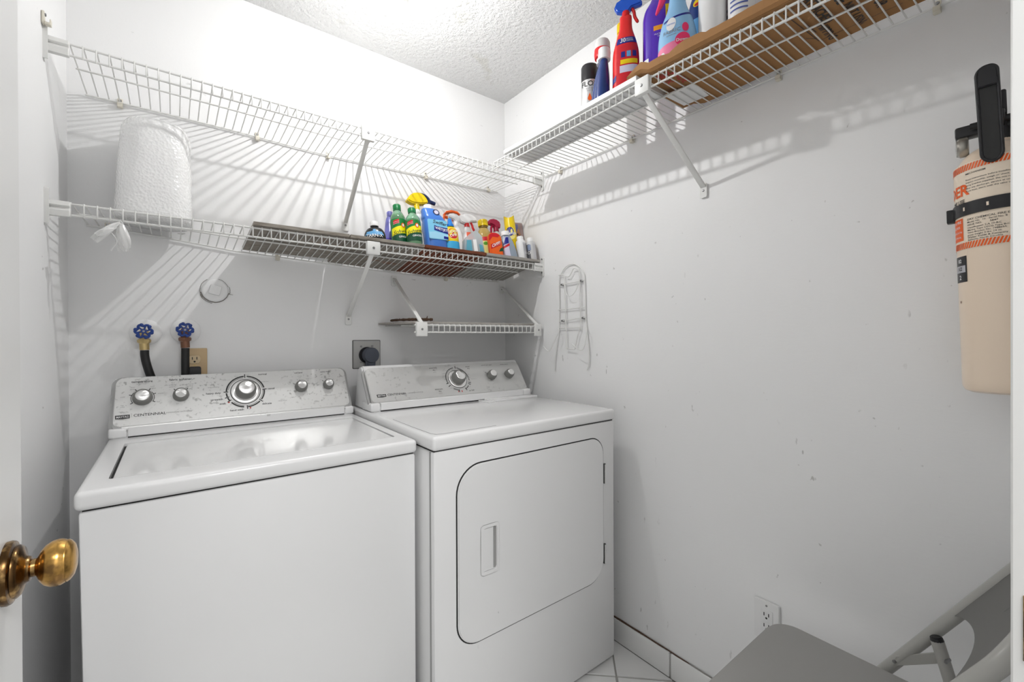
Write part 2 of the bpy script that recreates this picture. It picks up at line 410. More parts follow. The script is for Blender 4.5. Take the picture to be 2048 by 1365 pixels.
def tick(mb, F, u, v, a, r0, r1, wd, d=.0009):
    c, s = math.cos(a), math.sin(a); px, py = -s*wd/2, c*wd/2
    mb.poly([F(u+c*r0+px, v+s*r0+py, d), F(u+c*r1+px, v+s*r1+py, d), F(u+c*r1-px, v+s*r1-py, d), F(u+c*r0-px, v+s*r0-py, d)])
def arc(mb, F, u, v, r0, r1, a0, a1, d=.0009, n=20):
    for k in range(n):
        b0 = a0+(a1-a0)*k/n; b1 = a0+(a1-a0)*(k+1)/n
        mb.poly([F(u+r*math.cos(b), v+r*math.sin(b), d) for r, b in ((r0, b0), (r1, b0), (r1, b1), (r0, b1))])
def lettering(root, F, items, m, name='lettering', d=.0009, off=0.0):
    mb = MB()
    for (s, u, v, size, *al) in items:
        a = al[0] if al else 'CENTER'; sx = al[1] if len(al) > 1 else 1.0
        if name == 'lettering': mb = MB()
        mb.text(s, size, lambda x, y: F(u+x, v+y, d), align=a, sx=sx, offset=off)
        if name == 'lettering': part(name, mb, m, root, smooth=0)
    if name != 'lettering': part(name, mb, m, root, smooth=0)['kind'] = 'stuff'
def badge(root, F, u, v, wd, hg):
    f = lambda x, y, dd: F(u+x, v+y, dd)
    sh = lambda k: [(-wd/2*k, hg/2*k), (-wd/2*k*.98, -hg*.32*k), (-wd*.28*k, -hg*.42*k), (0, -hg*.52*k), (wd*.28*k, -hg*.42*k), (wd/2*k*.98, -hg*.32*k), (wd/2*k, hg/2*k)]
    b = part('badge', MB().prism(sh(1.0), .0005, .0022, f, .0004, 1), ALU, root)
    part('badge_field', MB().prism([(-wd*.46, hg*.42), (-wd*.45, -hg*.26), (0, -hg*.36), (wd*.45, -hg*.26), (wd*.46, hg*.42)], .001, .0027, f), mat('badge_dark', (.05, .05, .05), .4), b)
    mb = MB(); mb.text('MAYTAG', hg*.52, lambda x, y: F(u+x, v+hg*.04+y, .0032), sx=.80, offset=.01)
    part('lettering', mb, mat('badge_silver', (.75, .75, .75), .4), b, smooth=0)

# ---- washer
wm = thing('washing_machine', 'white top-load washing machine with a speckled silver console of five knobs', 'washing machine', (-1.16, -.35, 0))
body = MB().box(-1.500, -.8165, -.668, -.05, .03, .8485, .006, 2)
for v in body.bm.verts:
    if v.co.x < -1.2: v.co.x += (.85-v.co.z)*.012
part('cabinet', body, APPL, wm)
part('gap_shade', MB().box(-1.495, -.821, -.662, -.06, .845, .856), GAP, wm)  # black filler painting the shade between cabinet and top frame
for fx in (-1.44, -.88):
    for fy in (-.62, -.12): part('foot', MB().cyl((fx, fy, -.0302), (fx, fy, .035), .022, .018, 16), RUBBER, wm)
top = MB().box(-1.506, -.8125, -.674, -.03, .8518, .8885, .011, 4).mesh('top_frame', APPL)
cut = MB().prism(rrect(-1.4635, -.8465, -.598, -.212, .006, 3), .872, .95, lambda x, y, d: Vector((x, y, d))).mesh('c', APPL)
part('top_frame', bool_diff(top, cut, 'top_frame'), None, wm)
lid = MB().prism(rrect(-1.4575, -.8485, -.5955, -.214, .006, 3), .8725, .8868, lambda x, y, d: Vector((x, y, d)), .0025, 2)
lid = part('lid', lid, LIDM, wm)
part('lid_step', MB().box(-1.448, -.858, -.590, -.579, .8868, .8874, .0002, 1), LIDM, lid)
F = panel_frame(-1.5062, (-.124, .915), (-.05, 1.06))
prof = [(-.122, .8885), (-.122, .905), (-.108, .916), (-.044, 1.050), (-.034, 1.054), (-.022, 1.048), (-.020, .8885)]
part('console_housing', MB().prism(prof, -1.4985, -.8205, lambda y, z, x: Vector((x, y, z)), .004, 2), APPL, wm)
part('base_strip', MB().box(-1.4620, -.8485, -.1265, -.115, .8915, .917, .0012, 1), APPL, wm)
part('strip_gap', MB().box(-1.4620, -.8485, -.1255, -.115, .8880, .8918), GAP, wm)  # black box painted in as the dark line under the strip
part('lid_gap', MB().box(-1.4632, -1.4577, -.597, -.213, .8722, .8805), GAP, wm)  # black filler darkens the slot beside the lid in place of shade
for x0, x1 in ((-1.5055, -1.4632), (-.8473, -.8135)): part('end_cap', MB().box(x0, x1, -.1260, -.026, .8887, .917, .006, 3), APPL, wm)
rim = part('console_rim', MB().prism(taper_rrect(.000, .6905, -.0145, .1655, [.030, .030, .026, .026], .012), -.026, -.0015, F, .008, 4), SILRIM, wm)
face = part('console_face', MB().prism(taper_rrect(.0105, .6805, .006, .1610, [.016, .020, .022, .022], .012), -.004, .0006, F, .0015, 2), SILVER, wm)
mb = MB(); mb.grid(2, 7, lambda a, b: F(.03+a*.63, -.011+b*.0165, .0004-.0065*(1-b)**2)); 
part('lower_lip', mb, SILVER2, rim)
badge(face, F, .0315, .0345, .036, .0165)
big = [('temperature', .074, .145, .0098), ('fabric softener', .168, .146, .0098), ('normal', .398, .150, .0092), ('casual', .421, .0945, .0092), ('heavy duty', .253, .0905, .0092), ('prewash', .263, .0680, .0092), ('soak', .277, .0525, .0092), ('delicate', .404, .0405, .0092), ('hand wash', .316, .0265, .0092), ('soil level', .514, .1490, .0078), ('extra rinse', .607, .1480, .0078)]
lettering(face, F, big, INK, off=.016)
lettering(face, F, [('CENTENNIAL', .0555, .0375, .0112, 'LEFT', 1.12)], INK, off=.012)
sm = [('air mist rinse', .072, .1375, .0042), ('cool', .052, .127, .0055), ('darks', .052, .121, .0055), ('cool', .098, .127, .0055), ('brights', .099, .121, .0055), ('cold', .030, .098, .006), ('warm', .118, .103, .006), ('tap', .030, .072, .0058), ('cold', .030, .0665, .0058), ('hot', .113, .076, .006),
      ('no softener', .144, .1285, .006), ('added', .146, .122, .006), ('softener', .192, .1285, .006), ('added', .192, .122, .006), ('heavy', .319, .147, .005), ('med', .352, .152, .005), ('energy saver', .404, .122, .0045), ('off', .399, .103, .005), ('off', .392, .050, .005), ('off', .352, .026, .005), ('off', .293, .058, .005), ('off', .299, .047, .005), ('bulky/bedding', .254, .112, .0055),
      ('light', .487, .122, .0052), ('soil', .487, .1165, .0052), ('normal', .516, .135, .0052), ('soil', .516, .129, .0052), ('heavy', .543, .124, .0052), ('soil', .543, .118, .0052), ('off', .592, .126, .0055), ('on', .620, .128, .0055), ('commercial technology', .164, .0385, .0070), ('automatic water level', .611, .0525, .0050), ('stop to', .453, .0515, .0045), ('change settings', .453, .0465, .0045)]
lettering(face, F, sm, INKG, 'fine_lettering')
# markings round the knobs
mk = MB()
arc(mk, F, .076, .092, .0265, .0280, rad(140), rad(212)); arc(mk, F, .076, .092, .0265, .0280, rad(-30), rad(40))
for a in (212, 160, 122, 58, 22, -28): tick(mk, F, .076, .092, rad(a), .026, .0335, .0022)
for a in (128, 52): tick(mk, F, .1685, .092, rad(a), .022, .029, .0022)
for a in (150, 95, 40): tick(mk, F, .5175, .0935, rad(a), .0225, .028, .0020)
for a in (135, 50): tick(mk, F, .6115, .0945, rad(a), .0205, .027, .0020)
dc = (.344, .090)
for a0, a1 in ((93, 176), (10, 84), (-36, 2), (-86, -44), (-140, -98), (-160, -148), (182, 196)): arc(mk, F, *dc, .0530, .0575, rad(a0), rad(a1))
for a0, a1 in ((96, 170), (10, 80), (-40, 4), (-86, -50), (-135, -98)): arc(mk, F, *dc, .0500, .0512, rad(a0), rad(a1))
for a in (90, 178, 198, 212, -88, -40, 4): tick(mk, F, *dc, rad(a), .050, .0630, .0030)
part('dial_marks', mk, INK, face, smooth=0)['kind'] = 'stuff'
mr = MB()
for a in (-80, 215): tick(mr, F, *dc, rad(a), .058, .063, .004)
part('red_marks', mr, INKR, face, smooth=0)['kind'] = 'stuff'
q = (F(*dc, 1)-F(*dc)).normalized(); M = Matrix.Translation(F(*dc)) @ q.to_track_quat('Z', 'X').to_matrix().to_4x4()
part('dial_ring', MB().lathe([(.0425, .0003), (.0425, .002), (.0405, .0032), (.034, .0036)], 48, M=M), ALU, face, label='bright metal ring round the dial')
part('dial_shadow_ring', MB().lathe([(.0445, .0002), (.0445, .0012), (.0420, .0013)], 48, M=M), GAP, face)
knob(wm, F, .076, .092, .0238); knob(wm, F, .1685, .092, .0205)
knob(wm, F, .344, .092, .0300, .034, .0225, 'dial_knob')
knob(wm, F, .5175, .0935, .0205, .024); knob(wm, F, .6115, .0945, .0185, .023)

WS = .975   # real width of the washer: everything above was laid out slightly too large and too far off
cv = Vector((-1.3568, -1.8187, 1.1777)); wm.location = cv + (wm.location-cv)*WS; wm.scale = (WS, WS, WS)

# ---- dryer
dr = thing('clothes_dryer', 'white front-load dryer with a square door and silver console of three knobs', 'dryer', (-.45, -.45, 0))
body = MB().box(-.8155, -.0875, -.776, -.12, .015, .8725, .006, 2)
part('cabinet', body, APPL, dr)
part('corner_post', MB().box(-.8162, -.8140, -.760, -.752, .02, .870), SILRIM, dr, label='grey seam line along the side panel')
for fx in (-.77, -.13):
    for fy in (-.73, -.17): part('foot', MB().cyl((fx, fy, 0), (fx, fy, .025), .02, .016, 16), RUBBER, dr)
part('gap_shade', MB().box(-.812, -.091, -.771, -.13, .868, .878), GAP, dr)  # black filler painting the shade under the top panel
part('top_panel', MB().box(-.820, -.083, -.7812, -.10, .8750, .9140, .011, 4), LIDM, dr)
part('top_recess_line', MB().tube([(-.800, -.47, .9138), (-.803, -.62, .9140), (-.802, -.735, .9141), (-.795, -.753, .9142), (-.775, -.757, .9141), (-.60, -.757, .9139)], .0011, 6), mat('panel_line', (.33, .33, .33), .5), dr)
lint = part('lint_lid', MB().box(-.335, -.095, -.362, -.300, .912, .9215, .004, 2), LIDM, dr)
part('lint_pull', MB().box(-.365, -.330, -.378, -.300, .912, .9175, .003, 2), LIDM, lint)
# door
dy0 = -.7815
doorp = rrect(-.7455, -.1500, .3185, .8205, [.070, .075, .060, .078], 10)
me = MB().prism(doorp, dy0, -.7745, lambda x, z, y: Vector((x, y, z)), .003, 2).mesh('door', APPL)
cut = MB().prism(rrect(-.6640, -.6170, .509, .632, .008, 4), -.80, -.7770, lambda x, z, y: Vector((x, y, z))).mesh('c', APPL)
dd = part('door', bool_diff(me, cut, 'door'), None, dr)
part('door_gap_shade', MB().prism(rrect(-.7490, -.1468, .3155, .8240, [.072, .077, .063, .081], 10), -.7768, -.770, lambda x, z, y: Vector((x, y, z))), GAP, dr)  # black slab behind the door; its edge paints the shaded gap
fr = MB(); fr.prism(rrect(-.6735, -.6080, .498, .643, .012, 5), dy0-.0022, dy0+.001, lambda x, z, y: Vector((x, y, z)), .0016, 2)
hf = fr.mesh('handle', APPL)
cut = MB().prism(rrect(-.6650, -.6160, .508, .633, .007, 4), -.80, -.77, lambda x, z, y: Vector((x, y, z))).mesh('c', APPL)
hd = part('handle', bool_diff(hf, cut, 'handle'), None, dd)
gm = MB()
gm.prism([(-.664, dy0+.0005), (-.632, dy0-.0005), (-.6285, dy0+.001), (-.6285, -.7772), (-.664, -.7772)], .510, .631, lambda x, y, z: Vector((x, y, z)), .001, 1)
part('finger_grip', gm, APPL, hd)
part('grip_slot', MB().box(-.6282, -.6172, .511, .630, -.7790, -.7772) if False else MB().box(-.6282, -.6172, -.7785, -.7771, .511, .630), mat('grip_grey', (.33, .33, .32), .5), hd)
for z in (.690, .405):
    hg = part('hinge', MB().box(-.1500, -.1400, dy0-.0015, -.775, z-.035, z+.035, .001, 1), mat('hinge_dark', (.10, .10, .10), .4, metal=.6), dr)
    part('hinge_pin', MB().cyl((-.1455, dy0-.0025, z-.033), (-.1455, dy0-.0025, z+.033), .0022, n=10), ALU, hg)
    part('knuckle', MB().box(-.1478, -.1402, dy0-.0042, dy0, z-.011, z+.011, .0005, 1), ALU, hg)
# console
F = panel_frame(-.8197, (-.2930, .9350), (-.2030, 1.0680))
prof = [(-.298, .9125), (-.300, .928), (-.282, .942), (-.196, 1.066), (-.186, 1.0700), (-.150, 1.062), (-.112, .9125)]
part('console_housing', MB().prism(prof, -.8065, -.0820, lambda y, z, x: Vector((x, y, z)), .006, 3), APPL, dr)
part('base_strip', MB().box(-.775, -.128, -.3030, -.285, .9180, .944, .0012, 1), APPL, dr)
part('strip_gap', MB().box(-.775, -.128, -.3018, -.285, .9132, .9182), GAP, dr)  # dark line below the strip, shade put in as colour
for x0, x1 in ((-.8110, -.7762), (-.1268, -.0825)): part('end_cap', MB().box(x0, x1, -.3025, -.205, .9145, .944, .006, 3), APPL, dr)
rim = part('console_rim', MB().prism(taper_rrect(.0085, .7385, -.0130, .1590, [.030, .028, .026, .026], .0), -.024, -.0015, F, .008, 4), SILRIM, dr)
face = part('console_face', MB().prism(taper_rrect(.0190, .7305, .010, .1545, [.016, .020, .022, .022], .0), -.004, .0006, F, .0015, 2), SILVER2, dr)
mb = MB(); mb.grid(2, 7, lambda a, b: F(.05+a*.65, -.009+b*.0185, .0004-.0065*(1-b)**2)); part('lower_lip', mb, SILVER2, rim)
badge(face, F, .0575, .035, .038, .0165)
lettering(face, F, [('CENTENNIAL', .0805, .038, .0112, 'LEFT', 1.08)], INK, off=.012)
lettering(face, F, [('automatic', .294, .141, .0088), ('dry', .296, .131, .0088), ('timed', .456, .139, .0088), ('dry', .458, .130, .0088), ('automatic', .292, .044, .0088), ('dry', .294, .0345, .0088), ('air fluff', .438, .026, .0088), ('end of cycle signal', .556, .1425, .0075), ('wrinkle control', .651, .1410, .0070)], INK, off=.004)
lettering(face, F, [('commercial technology', .192, .0390, .0065), ('cottons', .296, .121, .0045), ('delicates', .294, .0255, .0045), ('off', .398, .150, .005), ('very dry', .358, .146, .0048), ('more dry', .342, .126, .0048), ('normal', .336, .113, .0048), ('energy', .332, .102, .0052), ('preferred', .332, .0965, .0052), ('less dry', .336, .085, .0048), ('damp dry', .352, .044, .0048), ('less dry', .362, .036, .0048), ('80', .440, .118, .005), ('60', .448, .102, .005), ('40', .449, .086, .005), ('20', .446, .068, .005), ('wrinkle prevent', .466, .078, .0042), ('off', .436, .044, .005), ('on', .530, .113, .005), ('off', .560, .1155, .005), ('off', .366, .066, .005)], INKG, 'fine_lettering')
dc = (.390, .0835)
mk = MB()
for a0, a1 in ((95, 196), (2, 78), (-12, 0), (-62, -40), (-128, -100)): arc(mk, F, *dc, .0515, .0545, rad(a0), rad(a1))
for a0, a1 in ((102, 190), (4, 74), (-124, -104)): arc(mk, F, *dc, .0480, .0490, rad(a0), rad(a1))
for a in (84, 198, 212, -30, -64, -100, -22): tick(mk, F, *dc, rad(a), .049, .0610, .0034)
tick(mk, F, .5590, .087, rad(140), .0225, .033, .0018); tick(mk, F, .5590, .087, rad(80), .0225, .028, .0018)
part('dial_marks', mk, INK, face, smooth=0)['kind'] = 'stuff'
mr = MB(); tick(mr, F, *dc, rad(-88), .054, .061, .004); tick(mr, F, *dc, rad(-104), .056, .062, .003); part('red_marks', mr, INKR, face, smooth=0)['kind'] = 'stuff'
q = (F(*dc, 1)-F(*dc)).normalized(); M = Matrix.Translation(F(*dc)) @ q.to_track_quat('Z', 'X').to_matrix().to_4x4()
part('dial_ring', MB().lathe([(.0405, .0003), (.0405, .002), (.0385, .0032), (.033, .0036)], 48, M=M), ALU, face, label='bright metal ring round the dial')
part('dial_shadow_ring', MB().lathe([(.0425, .0002), (.0425, .0012), (.0400, .0013)], 48, M=M), GAP, face)
knob(dr, F, .391, .0855, .0290, .032, .0205, 'dial_knob'); knob(dr, F, .5590, .0870, .0205, .026, .0150); knob(dr, F, .6540, .0875, .0200, .026, .0145)

# ================================================================== WIRE SHELVES
PIT = .0245
def zlow(x):
    P = [(-1.60, 1.519), (-1.578, 1.518), (-1.398, 1.507), (-1.183, 1.483), (-.863, 1.468), (-.729, 1.462), (-.61, 1.457), (-.427, 1.452), (0, 1.459)]
    for (a, za), (b, zb) in zip(P, P[1:]):
        if x <= b: return za+(zb-za)*max(0, (x-a))/(b-a)
    return P[-1][1]
def arm(parent, a, b, foot_n, wd=.016, th=.007, foot=True, plate_end='head'):
    """diagonal strut from a (shelf lip) to b (wall)"""
    a, b = Vector(a), Vector(b); d = (b-a); q = d.to_track_quat('Z', 'X').to_matrix().to_4x4()
    side = Vector(foot_n).cross(Vector((0, 0, 1))).normalized()
    zq = d.normalized(); xq = side; yq = zq.cross(xq)
    M = Matrix((xq, yq, zq)).transposed().to_4x4(); M.translation = a
    L = d.length
    ar = part('support_arm', MB().box(-wd/2, wd/2, -th/2, th/2, 0, L, .0022, 2, M), BRKT, parent)
    if foot:
        n = Vector(foot_n); c = b + n*.0008
        fm = Matrix((side, n, Vector((0, 0, 1)))).transposed().to_4x4(); fm.translation = b
        part('foot_plate', MB().prism(rrect(-.0125, .0125, -.034, .012, [.006, .006, .004, .004], 4), .0, .0025, lambda x, z, y: Vector((x, y, z)), .0008, 1, fm), BRKT, ar)
        part('screw', MB().cyl(b+n*.0024+Vector((0, 0, -.011)), b+n*.0050+Vector((0, 0, -.011)), .0042, .003, 12), SCREW, ar)
    return ar
def lip_cover(parent, c, n, wd=.046, z0=-.046, z1=.010, th=.016):
    """plastic-coated steel saddle gripping the two lip rails; n points into the room"""
    n = Vector(n); side = n.cross(Vector((0, 0, 1))).normalized()
    fm = Matrix((side, n, Vector((0, 0, 1)))).transposed().to_4x4(); fm.translation = Vector(c)
    p = part('bracket_plate', MB().box(-wd/2, wd/2, -.006, .010, z0, z1, .0025, 2, fm), BRKT, parent)
    part('screw', MB().cyl(Vector(c)+n*.0095+Vector((0, 0, (z0+z1)/2)), Vector(c)+n*.0125+Vector((0, 0, (z0+z1)/2)), .0048, .0035, 12), SCREW, p)
    return p
def clip(parent, c, n):
    n = Vector(n); side = n.cross(Vector((0, 0, 1))).normalized()
    fm = Matrix((side, n, Vector((0, 0, 1)))).transposed().to_4x4(); fm.translation = Vector(c)
    p = part('wall_clip', MB().box(-.0065, .0065, .0005, .006, -.012, .018, .0015, 1, fm).box(-.0065, .0065, .006, .017, -.013, -.007, .001, 1, fm).box(-.0065, .0065, .0145, .017, -.008, .001, .0006, 1, fm), mat('clip_plastic', (.74, .70, .60), .4), parent)
    part('screw', MB().cyl(Vector(c)+n*.0055+Vector((0, 0, .011)), Vector(c)+n*.0085+Vector((0, 0, .011)), .0042, .003, 12), SCREW, p)
def wire_shelf(root, xs, yf, yb, ym, zf, zbf, lip, swap=False, rails=None, sag=None):
    """xs: wire positions along the wall; swap: run along the other wall. sag(t) lowers the front edge."""
    P = (lambda x, y, z: Vector((y, x, z))) if swap else (lambda x, y, z: Vector((x, y, z)))
    shared = None
    for x in xs:
        z0 = zf - (sag(x) if sag else 0); z1 = zbf(x) if callable(zbf) else zbf
        pts = [P(0, yb, z1), P(0, yf+.004, z0), P(0, yf-.0005, z0-.0015), P(0, yf-.0022, z0-.006), P(0, yf-.0022, z0-lip+.001), P(0, yf+.001, z0-lip-.002)]
        if callable(zbf) or sag: me = MB().tube(pts, .0018, 6, cap=False).mesh('deck_wire', WIRE)
        else:
            if shared is None: shared = MB().tube(pts, .0018, 6, cap=False).mesh('deck_wire', WIRE)
            me = shared
        o = bpy.data.objects.new('deck_wire', me); C.objects.link(o); o.location = P(x, 0, 0)
        o.parent = root; o.matrix_parent_inverse = local_matrix(root).inverted()
    a, b = rails or (xs[0]-.003, xs[-1]+.003)
    X = [a+(b-a)*k/24 for k in range(25)]
    sg = lambda x: (sag(x) if sag else 0)
    zb_ = lambda x: zbf(x) if callable(zbf) else zbf
    part('front_rail', MB().tube([P(x, yf+.0012, zf-sg(x)-.0042) for x in X], .0029, 8), WIRE, root)
    part('lip_rail', MB().tube([P(x, yf+.0012, zf-sg(x)-lip) for x in X], .0029, 8), WIRE, root)
    t = (ym-yf)/(yb-yf)
    part('middle_rail', MB().tube([P(x, ym, (zf-sg(x))*(1-t)+zb_(x)*t-.0042) for x in X], .0026, 8), WIRE, root)
    part('back_rail', MB().tube([P(x, yb+.001, zb_(x)-.0040) for x in X], .0028, 8), WIRE, root)
def end_bracket(parent, x, y, z, s, out, plate=(-.062, .030)):
    """channel bracket on the side wall at x, holding the lip end; s = +1 points to +x; out = sleeve length"""
    b = part('end_bracket', MB().prism(rrect(y-.0085, y+.0085, z+plate[0], z+plate[1], [.008, .008, .003, .003], 4), x, x+s*.003, lambda a, c, d: Vector((d, a, c)), .0006, 1)
             .prism(rrect(y-.0115, y-.0085, z+plate[0]+.004, z+plate[1]-.002, .001, 2), x, x+s*.009, lambda a, c, d: Vector((d, a, c))), BRKT, parent)
    part('sleeve', MB().prism([(y-.006, z+.001), (y-.010, z-.010), (y-.0035, z-.014), (y-.010, z-.022), (y-.008, z-.036), (y+.006, z-.036), (y+.006, z+.001)], x+s*.002, x+s*out, lambda a, c, d: Vector((d, a, c)), .001, 1), BRKT, b)
    for dz in (plate[0]+.022, plate[1]-.008): part('screw', MB().cyl((x+s*.003, y+.001, z+dz), (x+s*.006, y+.001, z+dz), .004, .003, 12), SCREW, b)

XW = [-1.5562+PIT*k for k in range(62)]
SY, SB, SM = -.2905, -.009, -.166
# upper shelf on the back wall
s1 = thing('wire_shelf', 'long empty white wire shelf, highest on the wall behind the washer', 'shelf', (-.8, -.15, 1.87), group='white wire closet shelves')
wire_shelf(s1, XW, SY, SB, SM, 1.9092, lambda x: 1.9065-.010*math.exp(-((x+.87)/.25)**2) + (.010 if x > -.25 else 0)*((x+.25)/.25), .0315, rails=(-1.560, -.048))
end_bracket(s1, XL, SY-.001, 1.908, 1, .044); end_bracket(s1, 0, SY-.001, 1.910, -1, .052)
lip_cover(s1, (-.814, SY-.001, 1.906), (0, -1, 0), .046, -.042, .010)
arm(s1, (-.8135, SY+.004, 1.868), (-.8040, -.0045, 1.640), (0, -1, 0))
for x, z in ((-1.482, 1.8995), (-1.113, 1.898), (-.87, 1.893), (-.449, 1.904), (-.107, 1.912)): clip(s1, (x, 0, z), (0, -1, 0))
clip(s1, (XL, -.312, 1.937), (1, 0, 0))
# lower shelf on the back wall, bowed down at the back under its boards
s2 = thing('wire_shelf', 'white wire shelf loaded with boards and cleaning bottles, sagging at its back', 'shelf', (-.8, -.15, 1.44), group='white wire closet shelves')
wire_shelf(s2, XW, SY, SB, SM, 1.5140, lambda x: zlow(x)+.002, .0315, rails=(-1.560, -.048))
end_bracket(s2, XL, SY-.001, 1.513, 1, .044); end_bracket(s2, 0, SY-.001, 1.513, -1, .052)
lip_cover(s2, (-.7975, SY-.001, 1.510), (0, -1, 0), .046, -.042, .004)
arm(s2, (-.7990, SY+.004, 1.472), (-.7940, -.0045, 1.262), (0, -1, 0))
for x in (-1.513, -1.05, -.35): clip(s2, (x, 0, zlow(x)-.002), (0, -1, 0))
# small shelf above the dryer, hung by two struts from the wall above
s3 = thing('wire_shelf', 'short white wire shelf hung low above the dryer by two slanting struts', 'shelf', (-.3, -.15, 1.19), group='white wire closet shelves')
wire_shelf(s3, [-.589+PIT*k for k in range(23)], SY, SB, SM, 1.2275, 1.2275, .0315, rails=(-.640, -.030))
lip_cover(s3, (-.6135, SY-.001, 1.2265), (0, -1, 0), .044, -.046, .008); lip_cover(s3, (-.034, SY-.001, 1.2265), (0, -1, 0), .036, -.046, .008)
arm(s3, (-.610, SY+.004, 1.232), (-.600, -.0040, 1.431), (0, -1, 0)); arm(s3, (-.031, SY+.004, 1.232), (-.025, -.0040, 1.431), (0, -1, 0))
# shelf on the long right wall
s4 = thing('wire_shelf', 'long white wire shelf on the side wall holding flattened cardboard and bottles', 'shelf', (-.15, -1.0, 1.87), group='white wire closet shelves')
YR = [-.3195-PIT*k for k in range(60)]
sag = lambda y: max(0, (-1.06-y))*.030+.0005
wire_shelf(s4, [y for y in YR], -.2905, -.009, -.166, 1.9110, 1.9110, .0315, swap=True, rails=(-.3155, -1.770), sag=sag)
lip_cover(s4, (-.2915, -1.053, 1.908), (-1, 0, 0), .046, -.042, .0045)
arm(s4, (-.2865, -1.054, 1.870), (-.0045, -1.074, 1.655), (-1, 0, 0), .018)
for y in (-.42, -.80, -1.297, -1.62): clip(s4, (0, y, 1.905), (-1, 0, 0))

# ---- boards lying on the lower shelf (they follow its slope)
def shelf_tan(x): return (1.514-zlow(x)-.002)/.2775
def ztop(x, y): return 1.5160+.0114 - (y-SY)*shelf_tan(x)
def board(x0, x1, y0, y1, th, m, label, lift=0.0, name='shelf_board', skew=0.0):
    mb = MB(); N = 8
    def f(x, y, top): return Vector((x, y, 1.5160-(y-SY)*shelf_tan(x)+.0010+lift+(th if top else 0)))
    X = [x0+(x1-x0)*k/N for k in range(N+1)]; V = {}
    for i, x in enumerate(X):
        for j, y in enumerate((y0, y1+skew*(x-x0)/(x1-x0))):
            for t in (0, 1): V[i, j, t] = mb.bm.verts.new(f(x, y, t))
    for i in range(N):
        for q in ([(i, 0, 0), (i, 1, 0), (i+1, 1, 0), (i+1, 0, 0)], [(i, 0, 1), (i+1, 0, 1), (i+1, 1, 1), (i, 1, 1)], [(i, 0, 0), (i+1, 0, 0), (i+1, 0, 1), (i, 0, 1)], [(i, 1, 0), (i, 1, 1), (i+1, 1, 1), (i+1, 1, 0)]):
            mb.bm.faces.new([V[k] for k in q])
    for i in (0, N):
        q = [V[i, 0, 0], V[i, 0, 1], V[i, 1, 1], V[i, 1, 0]]; mb.bm.faces.new(q if i == 0 else q[::-1])
    return single(name, mb, m, label, 'board', 'boards on the lower wire shelf', 20)
board(-1.163, -.880, -.298, -.016, .010, BOARD, 'weathered grey-brown board at the open end of the bottle shelf', skew=-.034)
fs = MB(); fs.prism([(-1.150, -.0135), (-.882, -.0475), (-.882, -.0115), (-1.150, -.0115)], 0, .006, lambda x, y, d: Vector((x, y, 1.5160-(y-SY)*shelf_tan(x)+.0012+d)))
single('white_filler_strip', fs, WBOARD, 'thin white wedge filling the gap between the end board and the wall', 'board', 'boards on the lower wire shelf')
board(-.876, -.600, -.298, -.012, .010, BOARD, 'weathered grey-brown board under the green soda bottles')
board(-.596, -.318, -.298, -.012, .010, BOARDR, 'dark red-brown board under the big blue cleaner bottle')
board(-.314, -.022, -.300, -.012, .010, BOARDG, 'pale grey board under the yellow spray can by the corner')
# boards on the small shelf
sb = MB().prism([(-.672, -.010), (-.672, -.020), (-.630, -.268), (-.622, -.2715), (-.018, -.2715), (-.018, -.010)], 1.2297, 1.2377, lambda x, y, z: Vector((x, y, z)), .001, 1)
single('shelf_board', sb, BOARDG, 'thin pale board with a slanted end on the short shelf', 'board')
vm = MB()
vp = smooth_path([(-.6575, -.110, 1.2445), (-.650, -.150, 1.2455), (-.638, -.205, 1.2455), (-.625, -.240, 1.2455), (-.60, -.250, 1.2455), (-.575, -.266, 1.2455), (-.555, -.272, 1.2455)], 4)
random.seed(3)
vm.tube(vp, [.0042+.0022*random.random() for _ in vp], 7)
vm.tube([(-.578, -.265, 1.246), (-.576, -.267, 1.255), (-.5735, -.266, 1.2600)], [.0022, .0018, .0006], 5)
vm.tube([(-.648, -.165, 1.246), (-.646, -.170, 1.2515)], [.003, .001], 5)
single('veneer_strip', vm, BARK, 'dark brown strip of peeling veneer along the end of the short shelf', 'veneer')
# white board and cardboard on the side shelf
single('white_shelf_board', MB().box(-.298, -.150, -1.034, -.392, 1.9134, 1.9288, .001, 1), WBOARD, 'white board lying under the blue bottles on the side shelf', 'board')
cm = thing('flattened_cardboard', 'brown flattened cardboard box lining the side shelf, torn front flap turned up', 'cardboard', (-.16, -1.4, 1.93))
zc = lambda y: 1.9297-max(0, min(1, (-1.052-y)/.026))*.0134
sag2 = lambda x, y: sag(y)*max(0, min(1, (-x-.05)/.24))
mb = MB()
Yc = [-1.010-.0190*k for k in range(41)]
def cgrid(mb, f, nu, ys, th):
    top = [[mb.bm.verts.new(f(i, y)+Vector((0, 0, th))) for i in range(nu)] for y in ys]; bot = [[mb.bm.verts.new(f(i, y)) for i in range(nu)] for y in ys]
    for a in range(len(ys)-1):
        for i in range(nu-1):
            mb.bm.faces.new((top[a][i], top[a][i+1], top[a+1][i+1], top[a+1][i])); mb.bm.faces.new((bot[a][i], bot[a+1][i], bot[a+1][i+1], bot[a][i+1]))
        mb.bm.faces.new((top[a][0], top[a+1][0], bot[a+1][0], bot[a][0])); mb.bm.faces.new((top[a][-1], bot[a][-1], bot[a+1][-1], top[a+1][-1]))
    for a in (0, -1):
        for i in range(nu-1): mb.bm.faces.new((top[a][i], bot[a][i], bot[a][i+1], top[a][i+1]))
XC = [-.292, -.22, -.15, -.08]
backx = lambda y: -.018-.024*max(0, min(1, (-1.15-y)/.4))
ext = lambda i, y: Vector((XC[i] if i < 3 else backx(y), y, zc(y)-sag2(XC[i], y)))
cgrid(mb, ext, 4, Yc, .004)
part('sheet', mb, CARD, cm, smooth=25)
